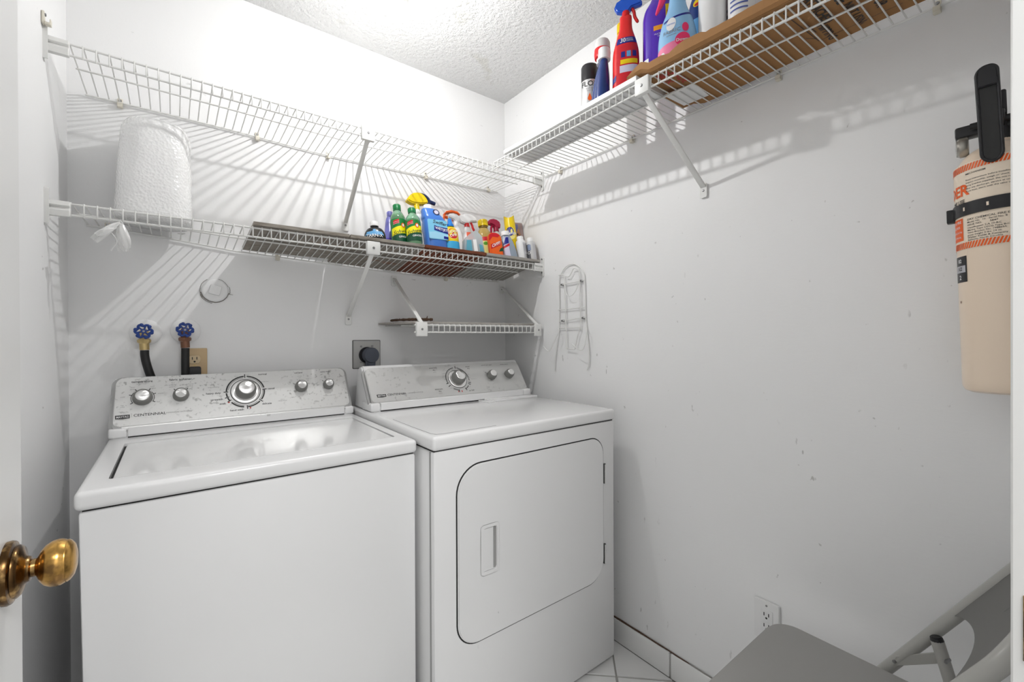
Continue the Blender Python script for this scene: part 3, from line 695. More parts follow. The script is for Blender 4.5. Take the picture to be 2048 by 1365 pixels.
mb = MB(); random.seed(11)
NF = 60
fl_h = []
for k in range(NF+1):
    y = -1.000-.770*k/NF
    h = .004+.022*min(1, max(0, (-.998-y))/.05)+random.uniform(-.0015, .0015)
    if -1.150 < y < -1.125: h -= .004*random.random()
    if -1.24 < y < -1.165: h += .006
    fl_h.append((y, h))
V0 = []; V1 = []; V2 = []; V3 = []
for y, h in fl_h:
    z0 = zc(y)-sag(y)+.001
    V0.append(mb.bm.verts.new((-.2935, y, z0))); V1.append(mb.bm.verts.new((-.2990-.1*h, y, z0+.006))); V2.append(mb.bm.verts.new((-.2995-.06*h, y, z0+h))); V3.append(mb.bm.verts.new((-.2955-.06*h, y, z0+h-.0005)))
for k in range(NF):
    for A, B in ((V0, V1), (V1, V2), (V2, V3), (V3, V0)): mb.bm.faces.new((A[k], B[k], B[k+1], A[k+1]))
part('front_flap', mb, CARD, cm, smooth=50)
# print on the underside: reads towards the wall
def under(x, y): return Vector((x, y, zc(y)-sag2(x, y)-.0018))
words_ = MB()
for (t, x, y, s) in [('ATTACHED', -.205, -1.455, .024), ('PLEASE', -.235, -1.497, .026), ('SHIPPING', -.105, -1.440, .022), ('NOT USING', -.115, -1.500, .022), ('DOOR', -.140, -1.545, .023), ('BEFORE', -.235, -1.540, .024), ('VEUILLEZ', -.110, -1.592, .021), ('RAIL ET FIXER', -.150, -1.630, .021)]:
    words_.text(t, s*1.2, lambda a, b: under(x+a*.9, y-b), align='CENTER', offset=.02)
part('underside_lettering', words_, INK, cm, smooth=0)['kind'] = 'stuff'
ln = MB()
def seg(a, b, wd=.0016):
    a, b = Vector((*a, 0)), Vector((*b, 0)); t = (b-a).normalized(); nn = Vector((-t.y, t.x, 0))*wd/2
    ln.poly([under(*(p.xy)) for p in (a-nn, b-nn, b+nn, a+nn)])
for a, b in (((-.262, -1.405), (-.075, -1.415)), ((-.075, -1.415), (-.072, -1.745)), ((-.262, -1.405), (-.265, -1.745)), ((-.205, -1.420), (-.120, -1.424)), ((-.09, -1.415), (-.115, -1.400))): seg(a, b)
for cx_, cy_ in ((-.262, -1.43), (-.262, -1.475)):
    for a, b in (((0, 0), (.014, 0)), ((.014, 0), (.014, -.012)), ((.014, -.012), (0, -.012)), ((0, -.012), (0, 0))): seg((cx_+.01+a[0], cy_+a[1]), (cx_+.01+b[0], cy_+b[1]), .0012)
part('underside_frame', ln, INK, cm, smooth=0)['kind'] = 'stuff'
rd = MB()
rd.text('BOX', .030, lambda a, b: under(-.235+a, -1.085-b), offset=.012); rd.text('MADE', .028, lambda a, b: under(-.215+a, -1.118-b), offset=.012)
for k in range(14):
    a0, a1 = 2*pi*k/14, 2*pi*(k+1)/14
    rd.poly([under(-.262+r*math.cos(a), -1.098+r*math.sin(a)) for r, a in ((.013, a0), (.017, a0), (.017, a1), (.013, a1))])
part('red_print', rd, INKR, cm, smooth=0)['kind'] = 'stuff'
# a scrap of white card and a strip of grey card at the shelf bracket
single('card_scrap', MB().prism([(-.165, -1.035), (-.06, -1.040), (-.055, -1.120), (-.155, -1.125)], 1.9132, 1.9142, lambda x, y, z: Vector((x, y, z))), WBOARD, 'small white card scrap on the side shelf wires by the bracket', 'card')

# ================================================================== BOTTLES AND CANS
def P_(name, col, rough=.35, **k): return mat(name, col, rough, **k)
WHITEP = P_('white_plastic', (.82, .82, .82), .3); YEL = P_('yellow_plastic', (.86, .62, .005), .32); REDP = P_('red_plastic', (.62, .01, .012), .3)
NAVY = P_('navy_plastic', (.012, .025, .095), .3); BLUE1 = P_('cleaner_blue', (.07, .22, .68), .25); CYAN = P_('label_cyan', (.20, .55, .78), .4)
NAVYL = P_('label_navy', (.01, .015, .22), .4); GREENC = P_('cap_green', (.005, .20, .055), .35); GREENL = P_('label_green', (.005, .20, .035), .4)
GREENB = P_('bottle_green', (.45, .85, .55), .08, trans=.75); SODA = P_('soda_liquid', (.09, .20, .04), .2); DKGREEN = P_('label_dark_green', (.003, .07, .03), .4)
YELL = P_('label_yellow', (.88, .80, .0), .4); REDL = P_('label_red', (.60, .01, .02), .4); SKY = P_('label_sky', (.12, .36, .66), .4); ORNG = P_('orange_plastic', (.85, .13, .015), .35)
PURP = P_('purple_bottle', (.085, .02, .45), .18, coat=.3); PURPD = P_('purple_label', (.05, .012, .22), .3); FEB = P_('pale_blue_bottle', (.28, .53, .80), .25); PINK = P_('pink_plastic', (.88, .04, .16), .3)
PINKL = P_('label_pink', (.86, .22, .38), .4); SILV = P_('can_silver', (.72, .72, .72), .28, metal=.6); GREYB = P_('grey_blue_bottle', (.30, .36, .44), .3); LAV = P_('label_lavender', (.62, .60, .74), .5)
AMBER = P_('amber_bottle', (.60, .42, .12), .12, trans=.25); GREENS = P_('label_leaf_green', (.10, .36, .02), .4); DKBLUE = P_('deep_blue_bottle', (.008, .037, .19), .2, coat=.4)
BLK = P_('black_bottle', (.012, .012, .014), .25); CLR = P_('frosted_clear_plastic', (.80, .86, .88), .15, trans=.6); TEALC = P_('teal_liquid', (.15, .50, .65), .2, trans=.3); CARDB = P_('picture_box', (.36, .26, .25), .5)

def item(name, label, cat, x, yt, zt, grp, phi=0.0, roll=0.0):
    """stand a thing on the sloping boards of the lower shelf so that its top comes to (yt, zt); returns root and height"""
    t = shelf_tan(x); th = math.atan(t)
    h = (zt-(1.5274-(yt-SY)*t))*math.cos(th)
    yb = yt-h*math.sin(th)
    r = thing(name, label, cat, (x, yb, ztop(x, yb)+.0006), (-th, rad(roll), rad(phi)), grp)
    return r, h
def stand(name, label, cat, x, y, zt, z0, grp, phi=0.0, roll=0.0):
    r = thing(name, label, cat, (x, y, z0), (0, rad(roll), rad(phi)), grp); return r, zt-z0
LP_ = lambda name, mb, m, root, **k: part(name, mb, m, root, world=False, **k)
def onc(r, z0, a0=0.0, e=.0008, sx=1.0, sy=1.0):
    """map text (x, y) round a lathe of radius r (number or function of z), facing -Y"""
    rf = r if callable(r) else (lambda z: r)
    def f(x, y):
        rr = rf(z0+y); a = a0+x/(rr*sx); return Vector((sx*(rr+e)*math.sin(a), -sy*(rr+e)*math.cos(a), z0+y))
    return f
def wrap(r, z0, z1, a0, a1, sx=1.0, sy=1.0, e=.0005, nz=6, na=20, shape=None):
    """label patch on a lathe surface; shape(s, t) may bend the edges"""
    rf = r if callable(r) else (lambda z: r); mb = MB()
    def g(s, t):
        z = z0+(z1-z0)*t; a = a0+(a1-a0)*s
        if shape: a, z = shape(a, z, s, t)
        rr = rf(z)+e; return Vector((sx*rr*math.sin(a), -sy*rr*math.cos(a), z))
    return mb.grid(na, nz, g)
def onse(PF, sy, p, z0, x0=0.0, e=.0012, N=160):
    """map text round a squarish (superellipse) body by arc length from its front"""
    r = PF(z0); tab = [(0.0, 0.0)]; pt = lambda a: (r*math.copysign(abs(math.sin(a))**(2/p), math.sin(a)), sy*r*math.copysign(abs(math.cos(a))**(2/p), math.cos(a)))
    q = pt(0)
    for k in range(1, N+1):
        a = pi*k/N; q2 = pt(a); tab.append((tab[-1][0]+math.hypot(q2[0]-q[0], q2[1]-q[1]), a)); q = q2
    def ang(s):
        t = abs(s)
        for (l0, a0), (l1, a1) in zip(tab, tab[1:]):
            if t <= l1: return math.copysign(a0+(a1-a0)*(t-l0)/(l1-l0), s)
        return math.copysign(pi, s)
    def f(x, y):
        a = ang(x0+x); k = (PF(z0+y)+e)/r; X, Y = pt(a); return Vector((X*k, -Y*k, z0+y))
    return f
def spot(r, z0, a0, wd, hg, sx=1.0, sy=1.0, e=.001, n=24):
    """oval spot on a lathe surface"""
    f = onc(r, z0, a0, e, sx, sy); mb = MB()
    return mb.poly([f(0, 0)]+[f(wd/2*math.cos(2*pi*k/n), hg/2*math.sin(2*pi*k/n)) for k in range(n)], [(0, k+1, (k+1) % n+1) for k in range(n)])
def prof_f(prof):
    q = sorted(prof, key=lambda p: p[1])
    def f(z):
        for (ra, za), (rb, zb) in zip(q, q[1:]):
            if z <= zb: return ra+(rb-ra)*((z-za)/(zb-za) if zb > za else 0)
        return q[-1][0]
    return f
def smooth_prof(pts, sub=5):
    out = smooth_path([(r, z, 0) for r, z in pts], sub); res = []
    for v in out:
        z = max(v.y, res[-1][1]+1e-5) if res else v.y
        res.append((max(v.x, .0005), z))
    return res
def words_on(root, s, size, f, m, name='lettering', **k): LP_(name, MB().text(s, size, f, **k), m, root, smooth=0)
def cap_ribbed(r, z0, z1, n=36):
    mb = MB(); mb.lathe([(r, z0), (r, z1-.0015), (r*.93, z1), (.0006, z1)], n)
    for k in range(n//2):
        a = 4*pi*k/n; c, s_ = math.cos(a), math.sin(a)
        mb.tube([(r*c, r*s_, z0+.001), (r*c, r*s_, z1-.002)], .0006, 4)
    return mb
def trigger_head(root, z, sc, m_head, m_trig, m_collar, nozzle=None, style=0, fl=1):
    """spray head facing -X in local space: collar, hood, nozzle and curved trigger"""
    S = lambda a, b, d: Vector((a*sc*fl, d*sc, z+b*sc))
    LP_('collar', MB().cyl((0, 0, z-.002), (0, 0, z+.018*sc), .0135*sc, .0125*sc, 20, .001), m_collar, root)
    hood = [(.020, .018), (.024, .034), (.020, .048), (.006, .056), (-.012, .058), (-.032, .052), (-.043, .040), (-.043, .028), (-.026, .027), (-.013, .022), (-.010, .014), (.012, .014)]
    if style == 1: hood = [(.030, .020), (.038, .034), (.030, .052), (.004, .064), (-.022, .064), (-.044, .052), (-.054, .036), (-.050, .028), (-.020, .024), (-.010, .012), (.010, .012)]
    hd = LP_('spray_head', MB().prism(hood, -.0115, .0115, S, .0045*sc, 3), m_head, root)
    LP_('nozzle', MB().cyl(S(-.042, .034, 0), S(-.054, .034, 0), .0075*sc, .0065*sc, 14, .001), nozzle or m_head, hd)
    tr = smooth_path([S(-.020, .026, 0), S(-.027, .012, 0), S(-.030, -.006, 0), (S(-.040, -.026, 0))], 4)
    LP_('trigger', MB().tube(tr, [.0055*sc]*(len(tr)-1)+[.004*sc], 8), m_trig, root)
G1 = 'cleaning bottles on the lower wire shelf'; G2 = 'bottles on the side shelf'

# ---- lower shelf, from the open end towards the corner
r, h = item('polish_bottle', 'squat round black bottle with a white cap and blue label', 'bottle', -.759, -.200, 1.607, G1, -25)
pf = smooth_prof([(.030, 0), (.036, .004), (.0385, .030), (.036, .050), (.026, .066), (.0135, .0715)], 5)
LP_('bottle_body', MB().lathe(pf+[(.0125, h-.030), (.0125, h-.024), (.0150, h-.022), (.0150, h-.016)], 36, 1, .62), BLK, r)
LP_('cap', cap_ribbed(.0150, h-.017, h), WHITEP, r)
mb = MB(); pp = lambda x, z: Vector((x, -.0246, z))
f2 = onc(prof_f(pf), .036, 0, .0008, 1, .62)
lb = LP_('label', wrap(prof_f(pf), .006, .060, -1.05, 1.05, 1, .62, shape=lambda a, z, s, t: (a*math.sqrt(max(0, 1-max(0, t-.45)**2/.31)), z)), SKY, r)
LP_('label_band', wrap(prof_f(pf), .006, .036, -1.08, 1.08, 1, .62, e=.0008), BLK, lb)
words_on(lb, 'TARN-X', .0165, onc(prof_f(pf), .0335, 0, .0012, 1, .62), INKW, offset=.015)

r, h = item('detergent_bottle', 'slim violet-blue bottle behind the taller green soda bottle', 'bottle', -.648, -.075, 1.692, G1, 0)
pf = smooth_prof([(.028, 0), (.031, .004), (.031, h*.42), (.027, h*.58), (.018, h*.82), (.011, h*.9)], 4)
LP_('bottle_body', MB().lathe(pf, 32, 1, .7), P_('violet_bottle', (.22, .22, .62), .2, trans=.2), r)
LP_('label', wrap(prof_f(pf), .02, h*.40, -1.5, 1.5, 1, .7), P_('violet_label', (.06, .03, .40), .35), r)
LP_('cap', cap_ribbed(.011, h*.9, h), P_('violet_cap', (.20, .20, .55), .3), r)

def soda(x, yt, zt, label, phi, level):
    r, h = item('soda_bottle', label, 'bottle', x, yt, zt, 'green soda bottles', phi)
    R = .0293
    pf = [(.020, 0), (.026, .002), (.0284, .008), (R, .018), (R, h*.67)] + smooth_prof([(R, h*.675), (R*.96, h*.73), (R*.76, h*.795), (.0150, h*.855), (.0128, h*.875)], 5)[1:]
    b = LP_('bottle_body', MB().lathe(pf+[(.0122, h*.90), (.0122, h*.915)], 40), GREENB, r)
    F_ = prof_f([(q[0]-.0018, q[1]) for q in pf])
    LP_('soda', MB().lathe([(F_(z), z) for z in [.004, .01, .02, h*.3, h*.65]+[h*.67+(level-.67)*h*k/5 for k in range(6)]], 32), SODA, b)
    LP_('cap', cap_ribbed(.0150, h*.905, h), GREENC, r); LP_('cap_ring', MB().lathe([(.0152, h*.878), (.0152, h*.898), (.013, h*.899)], 28), GREENC, r)
    lb = LP_('label', wrap(R, h*.18, h*.66, -pi, pi, na=44), GREENL, r)
    LP_('label_foot', wrap(R, h*.16, h*.33, -1.5, 1.6, e=.0009, na=28, shape=lambda a, z, s, t: (a, z+.008*t*math.sin((s-.2)*2.2))), DKGREEN, lb)
    LP_('label_band', wrap(R, h*.325, h*.475, -1.5, 1.6, e=.0011, na=28, shape=lambda a, z, s, t: (a, z+.010*math.sin((s-.2)*2.2)+(t-.5)*.004*s)), YELL, lb)
    words_on(lb, 'Schweppes', .0215, lambda x, y: onc(R, h*.405, .35, .0017)(x, y+.24*x), INK, shear=.35, offset=.004)
    words_on(lb, 'GINGER ALE', .0105, lambda x, y: onc(R, h*.285, .45, .0017)(x, y+.10*x), INKW, offset=.015)
    em = LP_('label_emblem', spot(R, h*.520, .15, .015, .020, e=.0014), ORNG, lb); LP_('emblem_spot', spot(R, h*.520, .15, .008, .012, e=.0018), INKW, em)
    LP_('label_flag', wrap(R, h*.53, h*.615, -1.15, -.35, e=.0012, shape=lambda a, z, s, t: (a, z+.006*s)), REDL, lb)
    for k, tx in enumerate(('CAFFEINE FREE', '100% NATURAL')): words_on(lb, tx, .0036, lambda x, y: onc(R, h*(.585-.035*k), -.75, .0016)(x, y+.18*x), INKW)
soda(-.649, -.150, 1.702, 'taller green soda bottle, liquid up to its shoulder', 4, .775)
soda(-.608, -.200, 1.684, 'shorter green soda bottle, one third empty, beside the big blue cleaner', -6, .70)

r, h = item('spray_bottle', 'spray bottle with a big yellow head and navy nozzle, tallest on the lower shelf', 'spray bottle', -.530, -.070, 1.793, G1, 0)
hb = h-.072
LP_('bottle_body', MB().lathe(smooth_prof([(.030, 0), (.034, .004), (.034, hb*.6), (.028, hb*.8), (.013, hb*.95), (.012, hb)], 4), 28), P_('hazy_white_bottle', (.75, .76, .74), .25), r)
LP_('neck', MB().cyl((.0, 0, hb-.004), (0, 0, hb+.028), .0125, .0115, 20), YEL, r)
S = lambda a, b, d: Vector((a, d, hb+.022+b))
hood = smooth_path([(-.042, .004, 0), (-.044, .014, 0), (-.024, .038, 0), (.004, .050, 0), (.026, .048, 0), (.042, .034, 0), (.050, .016, 0), (.040, .006, 0), (.014, .000, 0), (-.020, -.003, 0)], 3, True)
hd = LP_('spray_head', MB().prism([(v.x, v.y) for v in hood], -.016, .016, S, .006, 3), YEL, r)
tr = smooth_path([S(.018, .049, 0), S(.040, .047, 0), S(.058, .034, 0), S(.060, .018, 0), S(.040, .004, 0), S(.040, -.022, 0), S(.046, -.04, 0)], 4)
LP_('trigger', MB().tube(tr, .0085, 8), NAVY, r)
LP_('nozzle', MB().cyl(S(.050, .027, 0), S(.090, .019, 0), .0095, .0080, 16, .001), NAVY, hd)

r, h = item('floor_cleaner_bottle', 'big square-shouldered blue cleaner bottle with a ribbed white cap', 'bottle', -.506, -.175, 1.716, G1, -4)
W_ = .0465
pf = [(W_*.92, 0), (W_, .004), (W_, .140)] + smooth_prof([(W_, .141), (W_*.97, .152), (W_*.80, .170), (W_*.60, .190), (W_*.47, h-.040), (.0190, h-.030), (.0180, h-.026)], 5)[1:]
LP_('bottle_body', MB().lathe(pf+[(.0165, h-.022)], 48, 1, .66, 2.9, off=lambda z: (-.020*max(0, min(1, (z-.143)/.05)), 0)), BLUE1, r)
LP_('cap', cap_ribbed(.0185, h-.024, h).bm and MB().lathe([(.0185, h-.024), (.0185, h-.002), (.0172, h), (.0006, h)], 40, M=Matrix.Translation((-.020, 0, 0))), WHITEP, r)
yl = -.0322
lb = LP_('label', MB().prism(rrect(-.041, .0435, .052, .136, .006, 4), yl, yl+.001, lambda x, z, y: Vector((x, y, z)), .0003, 1), CYAN, r)
FL = lambda cx_, cz_, e=.0006: (lambda x, y: Vector((cx_+x, yl-e, cz_+y)))
LP_('label_band', MB().poly([Vector((x, yl-.0004, z)) for x, z in ((-.016, .090), (.0435, .078), (.0435, .104), (-.002, .108), (-.014, .112))]), NAVYL, lb)
LP_('label_fade', MB().poly([Vector((x, yl-.0003, z)) for x, z in ((-.038, .055), (.043, .055), (.043, .076), (-.012, .084), (-.038, .080))]), P_('label_pale_blue', (.35, .66, .86), .4), lb)
LP_('label_chip', MB().poly([Vector((x, yl-.0005, z)) for x, z in ((.022, .057), (.043, .055), (.043, .066), (.024, .068))]), NAVYL, lb)
words_on(lb, 'Swiffer', .0215, lambda x, y: FL(.010, .123)(x, y-.16*x), INK, shear=.3, offset=.008)
words_on(lb, 'WETJET', .0155, lambda x, y: FL(.016, .096, .0009)(x, y-.16*x), INKW, offset=.02)
sp = LP_('seal_sticker', MB().prism([(.004+.0140*math.cos(2*pi*k/24), .172+.0140*math.sin(2*pi*k/24)) for k in range(24)], -.0262, -.0254, lambda x, z, y: Vector((x, y+(z-.172)*.22, z))), NAVY, r)
LP_('seal_spot', MB().poly([Vector((.004+.0095*math.cos(2*pi*k/20), -.0265+.0095*math.sin(2*pi*k/20)*.22, .172+.0095*math.sin(2*pi*k/20))) for k in range(20)]), LAV, sp)

r, h = item('spray_bottle', 'spray bottle with a small red trigger head behind the blue cleaner', 'spray bottle', -.415, -.045, 1.709, G1, 0)
hb = h-.055
LP_('bottle_body', MB().lathe(smooth_prof([(.024, 0), (.028, .004), (.028, hb*.65), (.020, hb*.85), (.011, hb)], 4), 24), WHITEP, r)
trigger_head(r, hb, .9, REDP, REDP, REDP)

r, h = item('remover_bottle', 'yellow bottle with a pointed blue spray cap and round red emblem', 'bottle', -.441, -.205, 1.669, G1, -8)
W_ = .0300
pf = [(W_*.9, 0), (W_, .004), (W_, h*.60)] + smooth_prof([(W_, h*.61), (W_*.9, h*.68), (W_*.55, h*.755), (.0135, h*.77)], 5)[1:]
LP_('bottle_body', MB().lathe(pf, 36, 1, .62), YEL, r)
LP_('cap', MB().lathe([(.0150, h*.765), (.0148, h*.83), (.0105, h*.86), (.0085, h*.975), (.0065, h), (.0006, h)], 28), P_('cap_blue', (.01, .19, .62), .3), r)
pfF = prof_f(pf)
lb = LP_('label', spot(pfF, h*.545, .05, .044, .046, 1, .62), REDL, r)
LP_('label_ring', spot(pfF, h*.545, .05, .050, .052, 1, .62, e=.0006), P_('label_yellow_pale', (.9, .72, .12), .4), r)
for k, tx in enumerate(('GOOF', 'OFF!')): words_on(lb, tx, .0165, lambda x, y: onc(pfF, h*(.595-.105*k), .05+.03*k, .0016, 1, .62)(x, y+.22*x), INKW, offset=.015)
LP_('label_foot', wrap(pfF, .003, h*.33, -1.4, 1.4, 1, .62, e=.0006), P_('label_cyan_deep', (.04, .38, .68), .4), r)

r, h = item('spray_bottle', 'white spray bottle with an orange-topped trigger head', 'spray bottle', -.353, -.094, 1.739, G1, 0)
hb = h-.066
LP_('bottle_body', MB().lathe(smooth_prof([(.024, 0), (.028, .004), (.028, hb*.55), (.021, hb*.8), (.013, hb*.96), (.012, hb)], 4), 28), WHITEP, r)
trigger_head(r, hb, .95, WHITEP, ORNG, WHITEP, ORNG)
S = lambda a, b, d: Vector((a, d, hb+b))
LP_('hood_cap', MB().prism([(.024, .052), (.010, .064), (-.020, .066), (-.048, .056), (-.056, .044), (-.040, .050), (-.015, .056), (.006, .054)], -.0135, .0135, S, .002, 2), ORNG, r)
LP_('back_strap', MB().tube(smooth_path([S(-.046, .050, 0), S(-.055, .036, 0), S(-.058, .015, 0), S(-.056, -.006, 0)], 4), .0045, 8), ORNG, r)

r, h = item('spray_bottle', 'white spray bottle with a white head, red collar and orange label', 'spray bottle', -.289, -.086, 1.738, G1, -12)
hb = h-.060
pf = smooth_prof([(.028, 0), (.031, .004), (.0305, hb*.42), (.025, hb*.70), (.015, hb*.93), (.0125, hb)], 4)
LP_('bottle_body', MB().lathe(pf, 32, 1, .7), WHITEP, r)
lb = LP_('label', wrap(prof_f(pf), hb*.46, hb*.84, -.55, .55, 1, .7), P_('label_orange_red', (.80, .13, .06), .4), r)
LP_('label_foot', wrap(prof_f(pf), hb*.10, hb*.40, -1.2, 1.2, 1, .7), P_('label_teal_grey', (.22, .45, .55), .4), r)
trigger_head(r, hb, .95, WHITEP, REDP, REDP, WHITEP, 1, -1)

r, h = item('wipes_pack', 'clear and teal plastic pack of sheets standing at the shelf front', 'pack', -.361, -.240, 1.622, G1, -14)
bx = lambda a, b, d: Vector((a, d, b))
LP_('pack_shell', MB().prism([(-.042, 0), (.046, 0), (.043, h*.72), (.020, h), (-.004, h*.86), (-.034, h*.62)], -.022, .022, bx, .004, 2), CLR, r)
LP_('inner_sheets', MB().prism([(-.039, .003), (-.006, .003), (-.006, h*.56), (-.030, h*.55)], -.0235, .0235, bx, .003, 2), TEALC, r)
LP_('white_panel', MB().prism([(-.004, .003), (.018, .003), (.016, h*.60), (-.004, h*.58)], -.0235, .0235, bx, .003, 2), WHITEP, r)
LP_('teal_panel', MB().prism([(.022, .003), (.043, .003), (.040, h*.34), (.022, h*.40)], -.0235, .0235, bx, .003, 2), TEALC, r)

r, h = item('cleaner_bottle', 'amber bottle of murky cleaner with a yellow cap and red band', 'bottle', -.223, -.127, 1.712, G1, -18)
W_ = .0335
pf = [(W_*.92, 0), (W_, .004), (W_, h*.62)] + smooth_prof([(W_, h*.63), (W_*.93, h*.70), (W_*.62, h*.80), (.0175, h*.83)], 5)[1:]
LP_('bottle_body', MB().lathe(pf, 36, 1, .75), AMBER, r)
LP_('neck_ring', MB().lathe([(.0185, h*.825), (.0190, h*.845), (.0185, h*.865)], 28), P_('amber_dark', (.22, .14, .02), .3), r)
LP_('cap', cap_ribbed(.0225, h*.865, h), YEL, r)
LP_('label', wrap(prof_f(pf), .012, h*.50, -1.3, 1.3, 1, .75), P_('label_pale_yellow', (.80, .74, .25), .4), r)
lb = LP_('label_band', wrap(prof_f(pf), h*.50, h*.59, -1.4, 1.4, 1, .75), REDL, r)
words_on(lb, '4X', .0125, onc(prof_f(pf), h*.545, .45, .0014, 1, .75), INKW, offset=.02)
lf = LP_('label_leaf', spot(prof_f(pf), h*.44, -.15, .022, .016, 1, .75), GREENS, r); LP_('label_side', wrap(prof_f(pf), .012, h*.50, -1.5, -.75, 1, .75, e=.0009), NAVYL, lf)
LP_('label_fruit', spot(prof_f(pf), h*.36, .35, .020, .026, 1, .75), YELL, r)

r, h = item('repellent_pack', 'orange and red insect-repellent pouch with a rounded top', 'pack', -.231, -.225, 1.634, G1, -14)
pk = LP_('pouch_body', MB().prism(rrect(-.030, .031, 0, h, [.006, .006, .028, .022], 8), -.014, .014, bx, .005, 3), ORNG, r)
LP_('top_band', MB().prism(smooth_path([(-.030, h*.74, 0), (-.020, h*.96, 0), (.002, h*.985, 0), (.024, h*.93, 0), (.020, h*.82, 0), (-.010, h*.86, 0)], 3, True) and [(-.031, h*.70), (-.026, h*.90), (-.012, h*.97), (.006, h*.97), (.024, h*.88), (.012, h*.80), (-.012, h*.82), (-.026, h*.68)], -.0146, -.0135, bx), REDL, r)
lb = LP_('label', MB().poly([Vector((x, -.0147, z)) for x, z in ((-.026, h*.33), (.022, h*.50), (.024, h*.67), (-.024, h*.52))]), REDL, r)
words_on(lb, 'OFF!', .0205, lambda x, y: Vector((-.001+x, -.0152, h*.51+y+.42*x)), INKW, offset=.02, shear=.2)
LP_('label_leaf', MB().poly([Vector((x, -.0147, z)) for x, z in ((.010, h*.24), (.031, h*.26), (.031, h*.42), (.018, h*.36))]), DKGREEN, r)

r, h = item('spray_bottle', 'spray bottle with a crimson trigger head behind the yellow can', 'spray bottle', -.112, -.070, 1.741, G1, 0)
hb = h-.055
LP_('bottle_body', MB().lathe(smooth_prof([(.024, 0), (.027, .004), (.027, hb*.65), (.018, hb*.85), (.011, hb)], 4), 24), WHITEP, r)
trigger_head(r, hb, 1.05, P_('crimson_plastic', (.40, .005, .05), .3), mat('crimson_plastic', (0, 0, 0)), mat('crimson_plastic', (0, 0, 0)))

r, h = item('carpet_cleaner_bottle', 'grey-blue curved bottle with a flat white cap and navy label', 'bottle', -.152, -.222, 1.652, G1, -16)
pf = [(.034, 0), (.036, .004), (.035, h*.30), (.030, h*.58), (.021, h*.82), (.0185, h*.86)]
of = lambda z: (-.012*(z/h)**1.3, 0)
LP_('bottle_body', MB().lathe(smooth_prof(pf, 5), 36, 1, .55, off=of), GREYB, r)
LP_('cap', MB().lathe([(.0195, h*.855), (.0195, h*.985), (.0180, h), (.0006, h)], 28, 1, .9, M=Matrix.Translation((-.0118, 0, 0))), WHITEP, r)
lab = lambda pts, e: MB().poly([Vector((x, -(prof_f(pf)(z)**2-min(abs(x-of(z)[0]), prof_f(pf)(z)*.98)**2)**.5*.55-e, z)) for x, z in pts])
lb = LP_('label', MB().grid(10, 10, lambda s, t: (lambda z, x: Vector((x, -(max(1e-8, prof_f(pf)(z)**2-(x-of(z)[0])**2))**.5*.55-.0008, z)))(h*(.04+.76*t), -.034+.014*t*t+(.030-.016*t)*s)), LAV, r)
LP_('label_navy', MB().grid(8, 8, lambda s, t: (lambda z, x: Vector((x, -(max(1e-8, prof_f(pf)(z)**2-(x-of(z)[0])**2))**.5*.55-.0012, z)))(h*(.50+.28*t)+.008*s*(1-t), -.033+.016*t+(.026-.013*t)*s)), NAVYL, lb)
LP_('label_stripe', MB().grid(8, 2, lambda s, t: (lambda z, x: Vector((x, -(max(1e-8, prof_f(pf)(z)**2-(x-of(z)[0])**2))**.5*.55-.0013, z)))(h*(.37+.08*t)+.014*s, -.034+.030*s)), REDL, lb)

r, h = item('polish_can', 'tall yellow furniture-polish can with a sculpted cap and navy emblem', 'can', -.101, -.166, 1.744, G1, -20, 0)
R = .0255
LP_('can_body', MB().lathe([(R*.93, 0), (R, .003), (R, h*.70), (R*.98, h*.715)], 36), YEL, r)
mb = MB(); n = 36
def capz(a): return h*.93+h*.07*(abs(math.cos(a+.3))**2)
ri = [[mb.bm.verts.new((R*k*math.cos(2*pi*i/n), R*k*math.sin(2*pi*i/n), z if z is not None else capz(2*pi*i/n))) for i in range(n)] for k, z in ((.99, h*.715), (1.0, h*.78), (.96, None), (.80, None), (.76, h*.90), (.02, h*.90))]
for A, B in zip(ri, ri[1:]):
    for i in range(n): mb.bm.faces.new((A[i], A[(i+1) % n], B[(i+1) % n], B[i]))
LP_('cap', mb, YEL, r)
lb = LP_('label', spot(R, h*.60, -.25, .040, .060), P_('label_cream_yellow', (.92, .80, .25), .4), r)
LP_('label_emblem', spot(R, h*.64, -.45, .036, .044, e=.0014), NAVYL, lb)
words_on(lb, 'Pledge', .0190, onc(R, h*.605, -.25, .0018), INKW, shear=.2, offset=.012)

r, h = item('picture_box', 'small carton with a dog picture leaning in the corner behind two white cans', 'box', -.0290, -.135, 1.728, G1, -10)
LP_('carton', MB().box(-.0235, .0235, -.010, .010, 0, h, .001, 1), CARDB, r)
pic = [P_('picture_tan', (.62, .30, .13), .5), P_('picture_blue', (.16, .17, .42), .5), P_('picture_dark', (.06, .04, .04), .5)]
FLc = lambda pts, e: MB().poly([Vector((x*.78, -.0104-e, z*h)) for x, z in pts])
bk = LP_('picture', FLc([(-.029, .10), (.029, .10), (.029, .985), (-.029, .985)], 0), CARDB, r)
LP_('picture_sky', FLc([(-.024, .80), (-.004, .78), (-.002, .96), (-.024, .96)], .0003), pic[1], bk)
LP_('picture_dog', FLc([(-.026, .30), (-.002, .32), (.004, .60), (.010, .72), (.004, .82), (-.006, .86), (-.014, .76), (-.020, .62), (-.028, .50)], .0005), pic[0], bk)
LP_('picture_side', FLc([(-.0295, .1), (-.025, .1), (-.026, .98), (-.0295, .98)], .0007), ORANGE, bk)
for cx_, cz_, w2 in ((-.0105, .73, .0045), (.003, .70, .004), (.014, .45, .008), (-.018, .52, .0035)):
    LP_('picture_mark', MB().poly([Vector((cx_*.78+w2*math.cos(2*pi*k/10), -.0113, cz_*h+w2*1.3*math.sin(2*pi*k/10))) for k in range(10)]), pic[2], bk)

